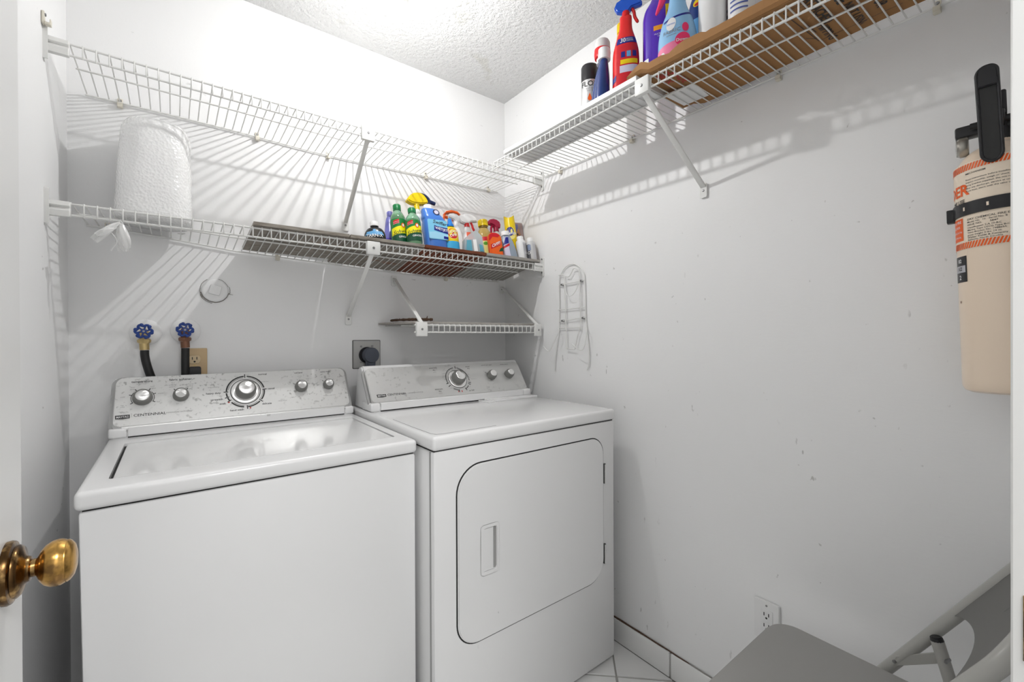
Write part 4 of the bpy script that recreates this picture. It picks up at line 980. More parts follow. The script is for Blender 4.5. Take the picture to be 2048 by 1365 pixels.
def small_can(x, yt, zt, label, body, phi, dark):
    r, h = item('aerosol_can', label, 'can', x, yt, zt, 'white aerosol cans in the corner', phi)
    R = .0222
    LP_('can_body', MB().lathe([(R*.93, 0), (R, .003), (R, h*.76)]+smooth_prof([(R, h*.77), (R*.9, h*.815), (R*.66, h*.835)], 3)[1:], 32), body, r)
    LP_('cap', MB().lathe([(R*.68, h*.832), (R*.68, h*.97), (R*.6, h), (.0006, h)], 28), WHITEP, r)
    lb = LP_('label', wrap(R, h*.06, h*.70, .15, 1.35), P_('label_light_grey', (.55, .55, .57), .4), r)
    if dark:
        LP_('label_stripe', wrap(R, h*.04, h*.68, -1.2, -.45), P_('label_dark_grey', (.10, .10, .11), .4), lb)
        LP_('label_spot', wrap(R, h*.42, h*.66, -.95, -.25, e=.0009), P_('label_slate_blue', (.22, .28, .42), .4), lb)
        f3 = onc(R, h*.32, -.75, .0012); LP_('label_ring', MB().tube([f3(.006*math.cos(2*pi*k/16), .006*math.sin(2*pi*k/16)) for k in range(16)], .0012, 5, True), WHITEP, lb)
    else:
        for k in range(6): LP_('label_line', wrap(R, h*(.60-.05*k), h*(.615-.05*k), .25, 1.0, e=.0010, nz=2, na=8), INKG, lb)
        LP_('label_code', wrap(R, h*.10, h*.24, .55, 1.15, e=.0010), INKG, lb)
small_can(-.0905, -.236, 1.636, 'white aerosol can with grey printed lines, farther from the corner', WHITEP, -26, False)
small_can(-.0435, -.249, 1.633, 'white aerosol can with a dark printed strip, closest to the wall corner', P_('can_grey_white', (.62, .62, .62), .35), -26, True)

# ---- side shelf
ZB = 1.9298
r, h = stand('spray_can', 'silver spray can with a black cap and an orange drop', 'can', -.178, -.748, 2.136, ZB, G2, -55)
R = .0315
LP_('can_body', MB().lathe([(R*.93, 0), (R, .003), (R, h*.70), (R*.97, h*.715)], 36), SILV, r)
LP_('cap', MB().lathe([(R*.98, h*.71), (R*.98, h*.965), (R*.9, h*.99), (R*.7, h), (.0006, h)], 36), BLACKP, r)
words_on(r, 'FLOW', .026, onc(R, h*.63, .22, .0012), INK, offset=.006)
for k in range(2): words_on(r, ('MULTI SURFACE', 'DUST SPRAY')[k], .0058, onc(R, h*(.55-.04*k), .3, .0012), INKG)
LP_('drop_emblem', MB().poly([onc(R, h*.40, .10, .0012)(x, y) for x, y in smooth_path([(0, .013, 0), (.0045, .003, 0), (.0068, -.005, 0), (.0035, -.0105, 0), (-.0035, -.0105, 0), (-.0068, -.005, 0), (-.0045, .003, 0)], 3, True) and [(0, .015), (.0035, .006), (.0068, -.003), (.006, -.008), (.0025, -.0115), (-.0025, -.0115), (-.006, -.008), (-.0068, -.003), (-.0035, .006)]]), ORANGE, r)

def blue_bottle(x, y, zt, label, tall):
    r, h = stand('detergent_bottle', label, 'bottle', x, y, zt, ZB, 'dark blue curved bottles on the side shelf', -52)
    hb = h*.80 if not tall else h*.68
    pf = smooth_prof([(.034, 0), (.038, .004), (.037, hb*.4), (.031, hb*.68), (.021, hb*.93), (.0175, hb)], 5)
    ofx = .013 if tall else .007
    of = lambda z: (ofx*(min(z, hb)/hb)**1.8, 0)
    LP_('bottle_body', MB().lathe(pf, 36, .62, .70, off=of), DKBLUE, r)
    LP_('neck_band', MB().lathe([(.0195, hb-.002), (.0195, hb+.014), (.0180, hb+.0155)], 28, M=Matrix.Translation((ofx, 0, 0))), WHITEP, r)
    if tall:
        LP_('cap', MB().lathe(smooth_prof([(.0215, hb+.0155), (.0255, hb+.018), (.0270, hb+.030), (.0265, hb+.042)], 4)+[(.0262, hb+.046)], 32, M=Matrix.Translation((ofx, 0, 0))), REDP, r)
        LP_('cap_top', MB().lathe([(.0262, hb+.044), (.0255, h-.010), (.022, h-.002), (.016, h), (.0006, h)], 32, M=Matrix.Translation((ofx, 0, 0))), P_('cap_pale_grey', (.66, .66, .65), .4), r)
    else:
        LP_('cap', MB().lathe([(.0185, hb+.014), (.0185, h-.002), (.017, h), (.0006, h)], 28, M=Matrix.Translation((ofx, 0, 0))), WHITEP, r)
blue_bottle(-.215, -.820, 2.172, 'curved dark blue bottle with a tall red and grey cap', True)
blue_bottle(-.262, -.876, 2.097, 'shorter curved dark blue bottle with a plain white cap', False)
r, h = stand('bleach_bottle', 'yellow-capped bottle half hidden behind the red spray bottle', 'bottle', -.146, -.862, 2.236, ZB, G2, -55)
LP_('bottle_body', MB().lathe(smooth_prof([(.018, 0), (.020, .004), (.020, h*.6), (.018, h*.8), (.013, h*.9)], 4), 32, 1, .7), P_('orange_yellow_bottle', (.85, .45, .02), .3), r)
LP_('cap', cap_ribbed(.0145, h*.895, h), YEL, r)

r, h = stand('spray_bottle', 'large red spray bottle with a blue trigger head on the side shelf', 'spray bottle', -.222, -.939, 2.242, ZB, G2, -58)
hb = h-.060; W_ = .0422
pf = [(W_*.95, 0), (W_, .004), (W_*.99, h*.07)] + smooth_prof([(W_*.99, h*.09), (W_*.97, h*.25), (W_*.95, h*.42), (W_*.80, h*.53), (W_*.48, h*.68), (.0185, hb-.004), (.0165, hb)], 5)
PF = prof_f(pf)
LP_('bottle_body', MB().lathe(pf, 44, 1, .62, 2.4), P_('red_bottle', (.75, .012, .012), .25, coat=.3), r)
LP_('foot_band', wrap(lambda z: PF(z)*1.0, .002, .026, -pi, pi, 1, .62, na=44, e=.0009), LAV, r) if False else LP_('foot_band', MB().lathe([(W_*.955, -.0002), (W_*1.012, .004), (W_*1.008, .022)], 44, 1, .62, 2.4), P_('foot_white_pink', (.75, .62, .66), .4), r)
ya = -W_*.62
_fw = {e_: onse(PF, .62, 2.4, .10, .004, e_) for e_ in (.0006, .0009, .0010, .0016)}
FW = lambda cz_, e: (lambda x, y: _fw[e](x, cz_+y-.10))
lb = LP_('label', MB().grid(12, 14, lambda s, t: FW(0, .0006)(-.030+.066*s, .030+.125*t)), REDL, r)
LP_('label_band', MB().grid(10, 4, lambda s, t: FW(0, .0010)(-.036+.074*s, .158+.020*t)), NAVYL, lb)
words_on(lb, '30', .020, lambda x, y: FW(.168, .0016)(-.012+x, y), INKW, offset=.015)
words_on(lb, 'SECOND', .0062, lambda x, y: FW(.171, .0016)(.012+x, y), INKW); words_on(lb, 'CLEANER', .0062, lambda x, y: FW(.165, .0016)(.012+x, y), INKW)
LP_('label_yellow', MB().grid(8, 3, lambda s, t: FW(0, .0010)(-.018+.052*s, .092+.014*t)), YEL, lb)
LP_('label_text_block', MB().grid(8, 4, lambda s, t: FW(0, .0010)(-.020+.054*s, .066+.022*t)), LAV, lb)
for k, m_ in enumerate((NAVYL, SKY, NAVYL)): LP_('label_picture', MB().grid(3, 3, lambda s, t: FW(0, .0010)(-.016+.017*k+.012*s, .113+.018*t)), m_, lb)
LP_('side_patch', MB().grid(5, 4, lambda s, t: FW(0, .0009)(-.0475+.016*s, .036+.018*t+.010*s)), NAVYL, r)
trigger_head(r, hb, .92, P_('trigger_blue', (.01, .09, .55), .28), REDP, REDP, None, 1, -1)

r, h = stand('purple_cleaner_bottle', 'large purple cleaner bottle with a yellow cap', 'bottle', -.160, -1.022, 2.290, 1.9340, G2, -62)
W_ = .0525; hs = h*.72
pf = [(W_*.95, 0), (W_, .005), (W_, hs*.80)] + smooth_prof([(W_, hs*.81), (W_*.98, hs*.88), (W_*.86, hs*.97), (W_*.55, hs*1.08), (.020, h*.86), (.018, h*.875)], 5)[1:]
PF = prof_f(pf)
LP_('bottle_body', MB().lathe(pf, 48, 1, .72, 2.5), PURP, r)
LP_('cap', cap_ribbed(.0205, h*.87, h), YEL, r)
_fw = {e_: onse(PF, .72, 2.5, .10, 0, e_) for e_ in (.0006, .0009, .0011, .0016, .0018, .0024)}
FW = lambda e: (lambda x, z: _fw[e](x, z-.10))
g_ = FW(.0006); lb = LP_('label', MB().grid(12, 8, lambda s, t: g_(-.020+.070*s, .012+.168*t)), P_('label_violet', (.10, .03, .50), .3), r)
g2 = FW(.0011)
LP_('label_orange', MB().grid(8, 3, lambda s, t: g2(-.016+.060*s, .166+.014*t)), ORANGE if False else P_('label_amber', (.90, .36, .02), .4), lb)
words_on(lb, '2X', .0125, lambda x, y: FW(.0018)(.022+x, .173+y), INK, offset=.015)
words_on(lb, 'Fabuloso', .031, onse(PF, .72, 2.5, .120, .004, .0016), INK, align='LEFT', offset=.02, shear=.1)
words_on(lb, 'MULTI-PURPOSE', .0060, lambda x, y: FW(.0018)(.008+x, .154+y), INKW); words_on(lb, 'CLEANER', .0060, lambda x, y: FW(.0018)(.008+x, .1475+y), INKW)
LP_('label_white_panel', MB().grid(4, 6, lambda s, t: FW(.0009)(-.0485+.017*s, .028+.062*t)), INKW, r)
LP_('label_white_square', MB().grid(4, 4, lambda s, t: FW(.0009)(-.026+.011*s, .042+.028*t)), LAV, r)
tg = LP_('neck_tag', MB().grid(6, 6, lambda s, t: FW(.0016)(.018+.034*s, .190+.050*t)), YEL, r)
words_on(tg, 'NEW', .013, lambda x, y: FW(.0024)(.036+x, .214+y), INKR, offset=.02)
for k, tx in enumerate(('56 FL OZ', '1.65 L')): words_on(lb, tx, .0075, lambda x, y: FW(.0018)(.010+x, .056-.010*k+y), INKW)

r, h = stand('fabric_spray_bottle', 'pale blue and pink fabric spray bottle with a pink trigger', 'spray bottle', -.243, -1.130, 2.205, 1.9204, G2, -64)
hb = h-.072; W_ = .0510
pf = smooth_prof([(W_*.90, 0), (W_*.98, .006), (W_, .040), (W_*.97, .085), (W_*.80, .125), (W_*.50, .165), (.0195, hb-.012), (.0170, hb)], 5)
PF = prof_f(pf); pf_sy = .66
LP_('bottle_body', MB().lathe(pf, 44, 1, pf_sy), FEB, r)
f_ = lambda z0, a0=0, e=.0008: onc(PF, z0, a0, e, 1, pf_sy)
LP_('pink_foot', wrap(PF, .003, .060, -2.2, 2.2, 1, pf_sy, na=32, e=.0006, shape=lambda a, z, s, t: (a, .003+(z-.003)*(.35+.65*max(0, math.sin(s*2.4+.3))))), PINKL, r)
LP_('navy_line', wrap(PF, .120, .126, -.9, 1.25, 1, pf_sy, na=20, nz=2, e=.0008, shape=lambda a, z, s, t: (a, z+.014*s)), NAVYL, r)
em = LP_('label_emblem', spot(PF, .110, -.30, .026, .038, 1, pf_sy, e=.0014), WHITEP, r)
words_on(em, 'febreze', .0075, f_(.110, -.30, .002), BLUE1)
words_on(r, 'FABRIC', .0150, f_(.088, -.25, .0012), INKG); words_on(r, 'REFRESHER', .0055, f_(.078, -.25, .0012), INKG)
fl = LP_('label_flower', spot(PF, .060, .35, .040, .036, 1, pf_sy, e=.0014), PINK, r)
LP_('label_petal', spot(PF, .092, .50, .018, .026, 1, pf_sy, e=.0016), PINK, fl)
words_on(fl, 'Downy', .0120, f_(.058, .35, .002), INKW, offset=.012)
LP_('side_spot', spot(PF, .028, -.75, .016, .022, 1, pf_sy, e=.0012), WHITEP, r)
trigger_head(r, hb, 1.15, WHITEP, PINK, FEB, WHITEP, 1)
tp = smooth_path([(-.030, 0, hb+.030), (-.036, 0, hb+.006), (-.044, 0, hb-.020), (-.056, 0, hb-.046)], 5)
LP_('trigger_lever', MB().tube(tp, [.009, .0095, .0098, .0098, .0096, .0094, .009, .0086, .0082, .0078, .0072, .0066, .006, .005, .004, .0025], 10), PINK, r)

r, h = stand('detergent_jug', 'navy blue jug with a round red and yellow emblem behind the fabric spray', 'bottle', -.128, -1.152, 2.240, 1.9204, G2, -62)
W_ = .050
pf = smooth_prof([(W_*.93, 0), (W_, .005), (W_, h*.55), (W_*.85, h*.72), (.022, h*.88), (.020, h*.9)], 4)
LP_('bottle_body', MB().lathe(pf, 40, 1, .7), P_('navy_jug', (.015, .045, .20), .3), r)
LP_('cap', cap_ribbed(.0225, h*.89, h), WHITEP, r)
em = LP_('label_emblem', spot(prof_f(pf), h*.66, -.55, .024, .022, 1, .7), YEL, r); LP_('emblem_spot', spot(prof_f(pf), h*.645, -.48, .020, .009, 1, .7, e=.0014), REDL, em)
LP_('label_panel', wrap(prof_f(pf), h*.1, h*.52, -.9, .6, 1, .7), SKY, r)
r, h = stand('white_jug', 'tall plain white bottle between the navy jug and the printed cans', 'bottle', -.205, -1.210, 2.230, 1.9190, G2, -62)
LP_('bottle_body', MB().lathe(smooth_prof([(.030, 0), (.034, .004), (.034, h*.62), (.030, h*.74), (.016, h*.86)], 4), 36, 1, .8), WHITEP, r)
LP_('cap', cap_ribbed(.0175, h*.855, h), WHITEP, r)
r, h = stand('printed_can', 'pinkish printed can just past the tall white bottle', 'can', -.146, -1.245, 2.170, 1.9190, G2, -62)
LP_('can_body', MB().lathe([(.027, 0), (.029, .003), (.029, h*.8), (.026, h*.83)], 32), P_('can_pink_grey', (.60, .50, .52), .35), r)
LP_('cap', MB().lathe([(.0275, h*.82), (.0275, h*.97), (.025, h), (.0006, h)], 32), WHITEP, r)
for k in range(5): LP_('label_line', wrap(.029, h*(.50-.06*k), h*(.53-.06*k), -1.2, .2, e=.0008, nz=2), INKG, r)
r, h = stand('printed_can', 'white can with blue fine print, the last on the torn cardboard', 'can', -.200, -1.284, 2.165, 1.9185, G2, -66)
LP_('can_body', MB().lathe([(.029, 0), (.031, .003), (.031, h*.8), (.028, h*.83)], 32), WHITEP, r)
LP_('cap', MB().lathe([(.0295, h*.82), (.0295, h*.97), (.027, h), (.0006, h)], 32), WHITEP, r)
for k in range(7): LP_('label_line', wrap(.031, h*(.62-.05*k), h*(.635-.05*k), -.9, .5, e=.0008, nz=2), P_('ink_blue', (.08, .12, .40), .5), r)

# ================================================================== THINGS ON THE WALLS, CHAIR, EXTINGUISHER
# ---- roll of bubble wrap standing on the lower shelf
def wrap_shape(name):
    mb = MB(); n = 72; prof = [(.50, 0), (.93, .002), (1.0, .010)]
    for k in range(1, 25): prof.append((1.0-.05*(k/24), .010+.250*k/24))
    prof += [(.94, .270), (.90, .283), (.82, .294), (.68, .300), (.40, .303), (.01, .304)]
    random.seed(5); ph = [random.uniform(0, 6.28) for _ in range(8)]
    rings = []
    for r, z in prof:
        ring = []
        for k in range(n):
            a = 2*pi*k/n; cs, sn = math.cos(a), math.sin(a)
            e = 2/2.7; x = math.copysign(abs(cs)**e, cs); y = math.copysign(abs(sn)**e, sn)
            wv = 1+.010*math.sin(3*a+z*9+ph[0])+.008*math.sin(7*a-z*14+ph[1])+.006*math.sin(z*60+2*a+ph[2])
            ring.append(mb.bm.verts.new((-1.392+x*.086*r*wv-.012*(1-z/.30)*(x < 0), -.114+y*.100*r*wv, 1.5185+z*.975)))
        rings.append(ring)
    for A, B in zip(rings, rings[1:]):
        for k in range(n): mb.bm.faces.new((A[k], A[(k+1) % n], B[(k+1) % n], B[k]))
    mb.bm.faces.new(rings[0][::-1]); mb.bm.faces.new(rings[-1])
    return mb
single('bubble_wrap_roll', wrap_shape('roll'), WRAP, 'plump white roll of bubble wrap standing on the lower wire shelf', 'bubble wrap', smooth=60)
# ---- knotted plastic bag end hanging from the lip of the lower shelf
bg = thing('plastic_bag_scrap', 'torn white plastic bag end tied to the lip rail below the bubble wrap', 'plastic bag', (-1.463, -.297, 1.40))
def petal(p0, p1, wd, nrm, curl, wob):
    p0, p1, nrm = Vector(p0), Vector(p1), Vector(nrm).normalized(); t = p1-p0; side = t.cross(nrm).normalized()
    mb = MB()
    def f(u, v):
        wv = wd*(.16+.95*math.sin(min(1, u*1.02)*2.45)**.8*(.75+.25*u)); q = (v-.5)*2
        return p0+t*u+side*q*wv+nrm*(curl*(1-q*q)*math.sin(pi*u)+.0028*math.sin(q*9+u*5+wob)*u)
    return mb.grid(14, 13, f)
part('knot', MB().ball((-1.463, -.2985, 1.4695), .0075, (1.1, .8, 1.0), 12, 8).tube([(-1.4675, -.2995, 1.474), (-1.463, -.3005, 1.4815), (-1.4585, -.2995, 1.474)], .0025, 8), BAGM, bg)
part('bag_flap', petal((-1.463, -.300, 1.478), (-1.455, -.296, 1.404), .016, (-.3, -1, 0), .012, 0), BAGM, bg, smooth=70)
part('bag_flap', petal((-1.464, -.302, 1.478), (-1.513, -.306, 1.424), .0125, (-.4, -1, .4), .010, 2), BAGM, bg, smooth=70)
part('bag_flap', petal((-1.470, -.305, 1.462), (-1.508, -.318, 1.436), .008, (-.2, -1, .7), .007, 4), BAGM, bg, smooth=70)
part('tie_string', MB().tube(smooth_path([(-1.480, -.306, 1.446), (-1.473, -.308, 1.436), (-1.4700, -.307, 1.424), (-1.476, -.306, 1.412), (-1.481, -.306, 1.401)], 4), .0018, 6), BAGM, bg)

# ---- painted-over cleanout cap
cp = thing('pipe_cleanout_cap', 'round painted-over pipe cap with a square lug on the wall above the valves', 'pipe cap', (-1.242, 0, 1.34))
Wm = lambda x, z: Matrix.Translation((x, -.0005, z)) @ Matrix.Rotation(pi/2, 4, 'X')
part('cap_disc', MB().lathe([(.0385, 0), (.0385, .003), (.036, .006), (.030, .0075), (.0005, .008)], 40, M=Wm(-1.242, 1.340)), WALL, cp)
part('square_lug', MB().box(-.0165, .0165, -.0165, .0165, .006, .020, .003, 2, Wm(-1.242, 1.341) @ Matrix.Rotation(rad(-14), 4, 'Z')), WALL, cp)
ck = MB(); random.seed(9)
def ring_seg(r, a0, a1, w_, n=12): ck.tube([(-1.242+(r+random.uniform(-.0008, .0008))*math.cos(a0+(a1-a0)*k/n), -.0022, 1.340+(r+random.uniform(-.0008, .0008))*math.sin(a0+(a1-a0)*k/n)) for k in range(n+1)], w_, 5)
ring_seg(.0405, rad(190), rad(350), .0012, 18); ring_seg(.0425, rad(120), rad(215), .0008); ring_seg(.0445, rad(200), rad(260), .0008); ring_seg(.0410, rad(20), rad(75), .0006); ring_seg(.0440, rad(-15), rad(20), .0007)
ck.tube([(-1.203, -.001, 1.330), (-1.190, -.001, 1.3275)], .0006, 5)
part('paint_crack', ck, mat('paint_crack_dark', (.22, .20, .18), .9), cp)['kind'] = 'stuff'

# ---- wash-box valves with hoses
def valve(x, z, label, hlabel, m_f, path, m_collar):
    v = thing('water_valve', label, 'valve', (x, 0, z), group='washer supply valves')
    part('escutcheon', MB().lathe([(.041, 0), (.041, .003), (.036, .007), (.024, .011), (.0005, .012)], 40, M=Wm(x+.003, z-.003)), WALL, v)
    part('valve_body', MB().cyl((x, 0, z-.003), (x, -.050, z-.002), .0110, n=18).cyl((x, -.034, z-.004), (x, -.036, z-.026), .0125, .0110, n=18), m_f, v)
    part('hose_nut', MB().cyl((x, -.036, z-.024), (x, -.036, z-.037), .0175, .0165, n=8, bev=.002).cyl((x, -.036, z-.037), (x+.001, -.036, z-.058), .0125, .0122, n=18), m_collar, v)
    wheel = MB(); c = Vector((x, -.058, z))
    N = 48; rim = []
    for k in range(N):
        a = 2*pi*k/N+.26; r = .0182+.0026*math.cos(6*a)
        rim.append(c+Vector((r*math.cos(a), 0, r*math.sin(a))))
    wheel.tube(rim, .0038, 8, True)
    for k in range(6):
        a = 2*pi*k/6+.0; wheel.ball(c+Vector((.0195*math.cos(a-.26), 0, .0195*math.sin(a-.26))), .0056, (1, .75, 1), 10, 8)
        wheel.tube([c+Vector((.005*math.cos(a+.26), 0, .005*math.sin(a+.26))), c+Vector((.0165*math.cos(a+.26), 0, .0165*math.sin(a+.26)))], .0024, 6)
    wheel.cyl(c+Vector((0, .004, 0)), c+Vector((0, -.004, 0)), .0070, n=16)
    wh = part('handwheel', wheel, BLUEW, v, label='blue six-lobed handwheel')
    part('screw', MB().cyl(c+Vector((0, -.003, 0)), c+Vector((0, -.0065, 0)), .0032, .0028, 14), SCREW, wh)
    h = single('supply_hose', MB().tube(smooth_path(path, 6), .0112, 12), RUBBER, hlabel, 'hose', 'washer supply hoses')
valve(-1.428, 1.199, 'water valve with a blue wheel above the curving black hose', 'black rubber hose curving down behind the washer console', BRASSY, [(-1.427, -.036, 1.140), (-1.4265, -.036, 1.122), (-1.422, -.037, 1.095), (-1.413, -.037, 1.060), (-1.400, -.034, 1.02), (-1.39, -.03, .96), (-1.388, -.03, .80)], BRASSY)
valve(-1.326, 1.204, 'water valve with a blue wheel above the ivory outlet', 'straight black hose dropping in front of the ivory outlet', COPPER, [(-1.325, -.036, 1.145), (-1.3255, -.037, 1.10), (-1.3255, -.036, 1.05), (-1.325, -.033, .96), (-1.324, -.03, .80)], COPPER)

# ---- ivory duplex outlet with the washer plug
ou = thing('wall_outlet', 'ivory duplex outlet behind the straight hose, black plug in its lower socket', 'outlet', (-1.300, 0, 1.085))
part('outlet_plate', MB().prism(rrect(-1.3350, -1.2650, 1.0270, 1.1430, .003, 3), -.0055, -.0003, lambda x, z, y: Vector((x, y, z)), .002, 2), IVORY, ou)
for zc_ in (1.1055, 1.0665):
    rc = part('receptacle', MB().prism([(-1.3000+.0170*math.cos(a)*1.0, zc_+max(-.0142, min(.0142, .0175*math.sin(a)))) for a in [2*pi*k/28 for k in range(28)]], -.0078, -.005, lambda x, z, y: Vector((x, y, z)), .0008, 1), IVORY2, ou)
    if zc_ > 1.08:
        for dx_ in (-.0062, .0062): part('slot', MB().box(-1.3000+dx_-.0012, -1.3000+dx_+.0012, -.0081, -.0075, zc_-.0005, zc_+.0085), RUBBER, rc)
        part('ground_hole', MB().cyl((-1.3000, -.0075, zc_-.0070), (-1.3000, -.0081, zc_-.0070), .0030, n=14), RUBBER, rc)
part('screw', MB().cyl((-1.300, -.005, 1.0865), (-1.300, -.0066, 1.0865), .0030, n=12), BRASSY, ou)
pl = thing('power_plug', 'black plug of the washer pushed into the ivory outlet', 'plug', (-1.300, -.02, 1.066))
part('plug_body', MB().prism(rrect(-1.3170, -1.2830, 1.0520, 1.0825, .006, 4), -.030, -.0082, lambda x, z, y: Vector((x, y, z)), .004, 2), BLACKP, pl)
part('cord', MB().tube(smooth_path([(-1.300, -.024, 1.055), (-1.300, -.026, 1.03), (-1.300, -.028, .99), (-1.300, -.03, .85)], 5), .004, 8), RUBBER, pl)

# ---- dryer receptacle and plug
d2 = thing('dryer_outlet', 'square steel outlet plate on the wall between the two machines', 'outlet', (-.720, 0, 1.107))
part('steel_plate', MB().prism(rrect(-.7755, -.6645, 1.0515, 1.1630, .003, 3), -.0060, -.0003, lambda x, z, y: Vector((x, y, z)), .002, 2), STEELP, d2)
part('paint_edge', MB().prism(rrect(-.7785, -.6615, 1.0485, 1.1660, .004, 3), -.0018, -.0002, lambda x, z, y: Vector((x, y, z))), mat('dark_edge', (.16, .155, .15), .9), d2)
part('receptacle', MB().cyl((-.7205, -.0055, 1.104), (-.7205, -.0095, 1.104), .0335, n=36, bev=.001), BLACKP, d2)
for x, z in ((-.7440, 1.140), (-.6970, 1.140), (-.7440, 1.0755)): part('screw', MB().cyl((x, -.0055, z), (x, -.0085, z), .0045, .0040, 12), SCREW, d2)
p2 = thing('dryer_plug', 'dark grey round dryer plug in the steel wall plate, cord running down', 'plug', (-.712, -.03, 1.10))
part('plug_body', MB().lathe([(.0310, 0), (.0318, .003), (.0318, .030), (.0290, .036), (.0005, .037)], 36, M=Matrix.Translation((-.7125, -.0100, 1.1040)) @ Matrix.Rotation(pi/2, 4, 'X')).prism([(-.7330, 1.098), (-.6930, 1.098), (-.6960, 1.060), (-.7010, 1.045), (-.7250, 1.045), (-.7300, 1.060)], -.040, -.0115, lambda x, z, y: Vector((x, y, z)), .004, 2), GREYP, p2)
part('cord', MB().tube(smooth_path([(-.713, -.026, 1.048), (-.713, -.028, 1.00), (-.710, -.034, .94), (-.700, -.04, .84)], 5), .0115, 12), GREYP, p2)

# ---- white outlet low on the side wall
o3 = thing('wall_outlet', 'white outlet with two rectangular sockets, low on the side wall behind the chair', 'outlet', (0, -1.2615, .354))
part('outlet_plate', MB().prism(rrect(-1.2965, -1.2265, .2960, .4120, .003, 3), -.0065, -.0003, lambda y, z, x: Vector((x, y, z)), .0025, 2), INKW, o3)
rc = part('receptacle', MB().prism(rrect(-1.2785, -1.2445, .3205, .3875, .002, 2), -.0080, -.006, lambda y, z, x: Vector((x, y, z)), .0006, 1), WHITEP, o3)
for zc_ in (.3700, .3380):
    for dy_ in (-.0062, .0062): part('slot', MB().box(-.0083, -.0078, -1.2615+dy_-.0012, -1.2615+dy_+.0012, zc_-.001, zc_+.0085), RUBBER, rc)
    part('ground_hole', MB().cyl((-.0078, -1.2615, zc_-.0065), (-.0083, -1.2615, zc_-.0065), .0028, n=12), RUBBER, rc)
for zc_ in (.3565, .3515): part('test_button', MB().box(-.0090, -.0078, -1.2695, -1.2535, zc_-.0018, zc_+.0018, .0004, 1), WHITEP, rc)
for zc_ in (.3985, .3095): part('screw', MB().cyl((-.006, -1.2615, zc_), (-.0076, -1.2615, zc_), .0028, n=12), SCREW, o3)

# ---- bent wire rack screwed to the side wall
rk = thing('wire_hanger_rack', 'white bent-wire ironing board hanger screwed to the side wall', 'rack', (0, -.48, 1.02))
RR = .0021
V_ = lambda q, x=None: [Vector((p[0] if x is None else x, p[1], p[2])) for p in q]
outer = [(-.006, -.378, 1.021), (-.006, -.380, 1.063), (-.006, -.393, 1.148), (-.006, -.405, 1.207), (-.006, -.409, 1.308), (-.006, -.408, 1.426), (-.006, -.425, 1.457), (-.006, -.448, 1.479), (-.006, -.486, 1.487), (-.006, -.519, 1.476), (-.006, -.546, 1.451), (-.006, -.559, 1.418), (-.006, -.563, 1.299), (-.006, -.568, 1.221), (-.006, -.577, 1.162), (-.006, -.583, 1.103), (-.006, -.582, 1.064), (-.006, -.570, 1.038)]
part('outer_wire', MB().tube(smooth_path(outer, 5), RR, 8), WIRE, rk)
inner = [(-.012, -.410, 1.448), (-.012, -.437, 1.446), (-.012, -.445, 1.434), (-.012, -.450, 1.347), (-.012, -.455, 1.223), (-.012, -.458, 1.133), (-.012, -.467, 1.125), (-.012, -.501, 1.123), (-.012, -.509, 1.128), (-.012, -.524, 1.182), (-.012, -.539, 1.221), (-.012, -.538, 1.340), (-.012, -.535, 1.444), (-.012, -.519, 1.462), (-.012, -.500, 1.464), (-.012, -.489, 1.449), (-.012, -.474, 1.435), (-.012, -.454, 1.437)]
part('inner_wire', MB().tube(smooth_path(inner, 5), RR, 8), WIRE, rk)
for a, b in (((-.009, -.409, 1.403), (-.009, -.561, 1.410)), ((-.009, -.405, 1.295), (-.009, -.563, 1.298)), ((-.009, -.408, 1.244), (-.009, -.568, 1.256)), ((-.009, -.405, 1.214), (-.009, -.536, 1.215))):
    part('cross_wire', MB().tube([a, b], RR, 8), WIRE, rk)
part('hook', MB().tube(smooth_path([(-.010, -.405, 1.214), (-.030, -.430, 1.200), (-.034, -.406, 1.157), (-.036, -.381, 1.119), (-.038, -.366, 1.114), (-.044, -.344, 1.133)], 6), RR, 8), WIRE, rk)
part('hook', MB().tube(smooth_path([(-.008, -.568, 1.214), (-.028, -.590, 1.205), (-.032, -.588, 1.162), (-.036, -.578, 1.127), (-.040, -.557, 1.123), (-.046, -.524, 1.146)], 6), RR, 8), WIRE, rk)
part('hook', MB().tube(smooth_path([(-.012, -.450, 1.40), (-.018, -.458, 1.375), (-.024, -.478, 1.352), (-.026, -.503, 1.350), (-.022, -.525, 1.372), (-.012, -.537, 1.42)], 6), RR*.8, 8), WIRE, rk)
for y, z in ((-.427, 1.404), (-.541, 1.409), (-.430, 1.246), (-.551, 1.254)): part('screw', MB().cyl((-.001, y, z), (-.0130, y, z), .0055, .0042, 12), SCREW, rk)

# ---- fire extinguisher on the side wall by the door
fx = thing('fire_extinguisher', 'cream fire extinguisher with orange striped label, strapped to the wall by the doorway', 'fire extinguisher', (-.085, -1.7305, 1.066), (rad(-1.57), 0, rad(-85.6)))
R = .0622
tk = [(.020, .004), (.050, .0), (.0580, .004), (.0618, .012), (R, .024), (R, .415)] + smooth_prof([(R, .418), (.0600, .440), (.0520, .460), (.0380, .474), (.0235, .481), (.0195, .488), (.0190, .500)], 5)[1:]
LP_('tank', MB().lathe(tk, 64), CREAM, fx)
z_ = lambda z: z-1.066
lb = LP_('label', wrap(R, z_(1.346), z_(1.512), -1.75, 1.2, e=.0004, na=44), LABELC, fx)
st = MB()
for zb0 in (1.4975, 1.347):
    for k in range(36):
        a0 = -1.72+.078*k; a1 = a0+.050; dz = .0125
        pts = [onc(R, z_(zb0), 0, .0009)(R*(a0), 0), onc(R, z_(zb0), 0, .0009)(R*a1, 0), onc(R, z_(zb0), 0, .0009)(R*(a1+.075), dz), onc(R, z_(zb0), 0, .0009)(R*(a0+.075), dz)]
        st.poly(pts)
LP_('hazard_stripes', st, ORANGE, lb, smooth=0)['kind'] = 'stuff'
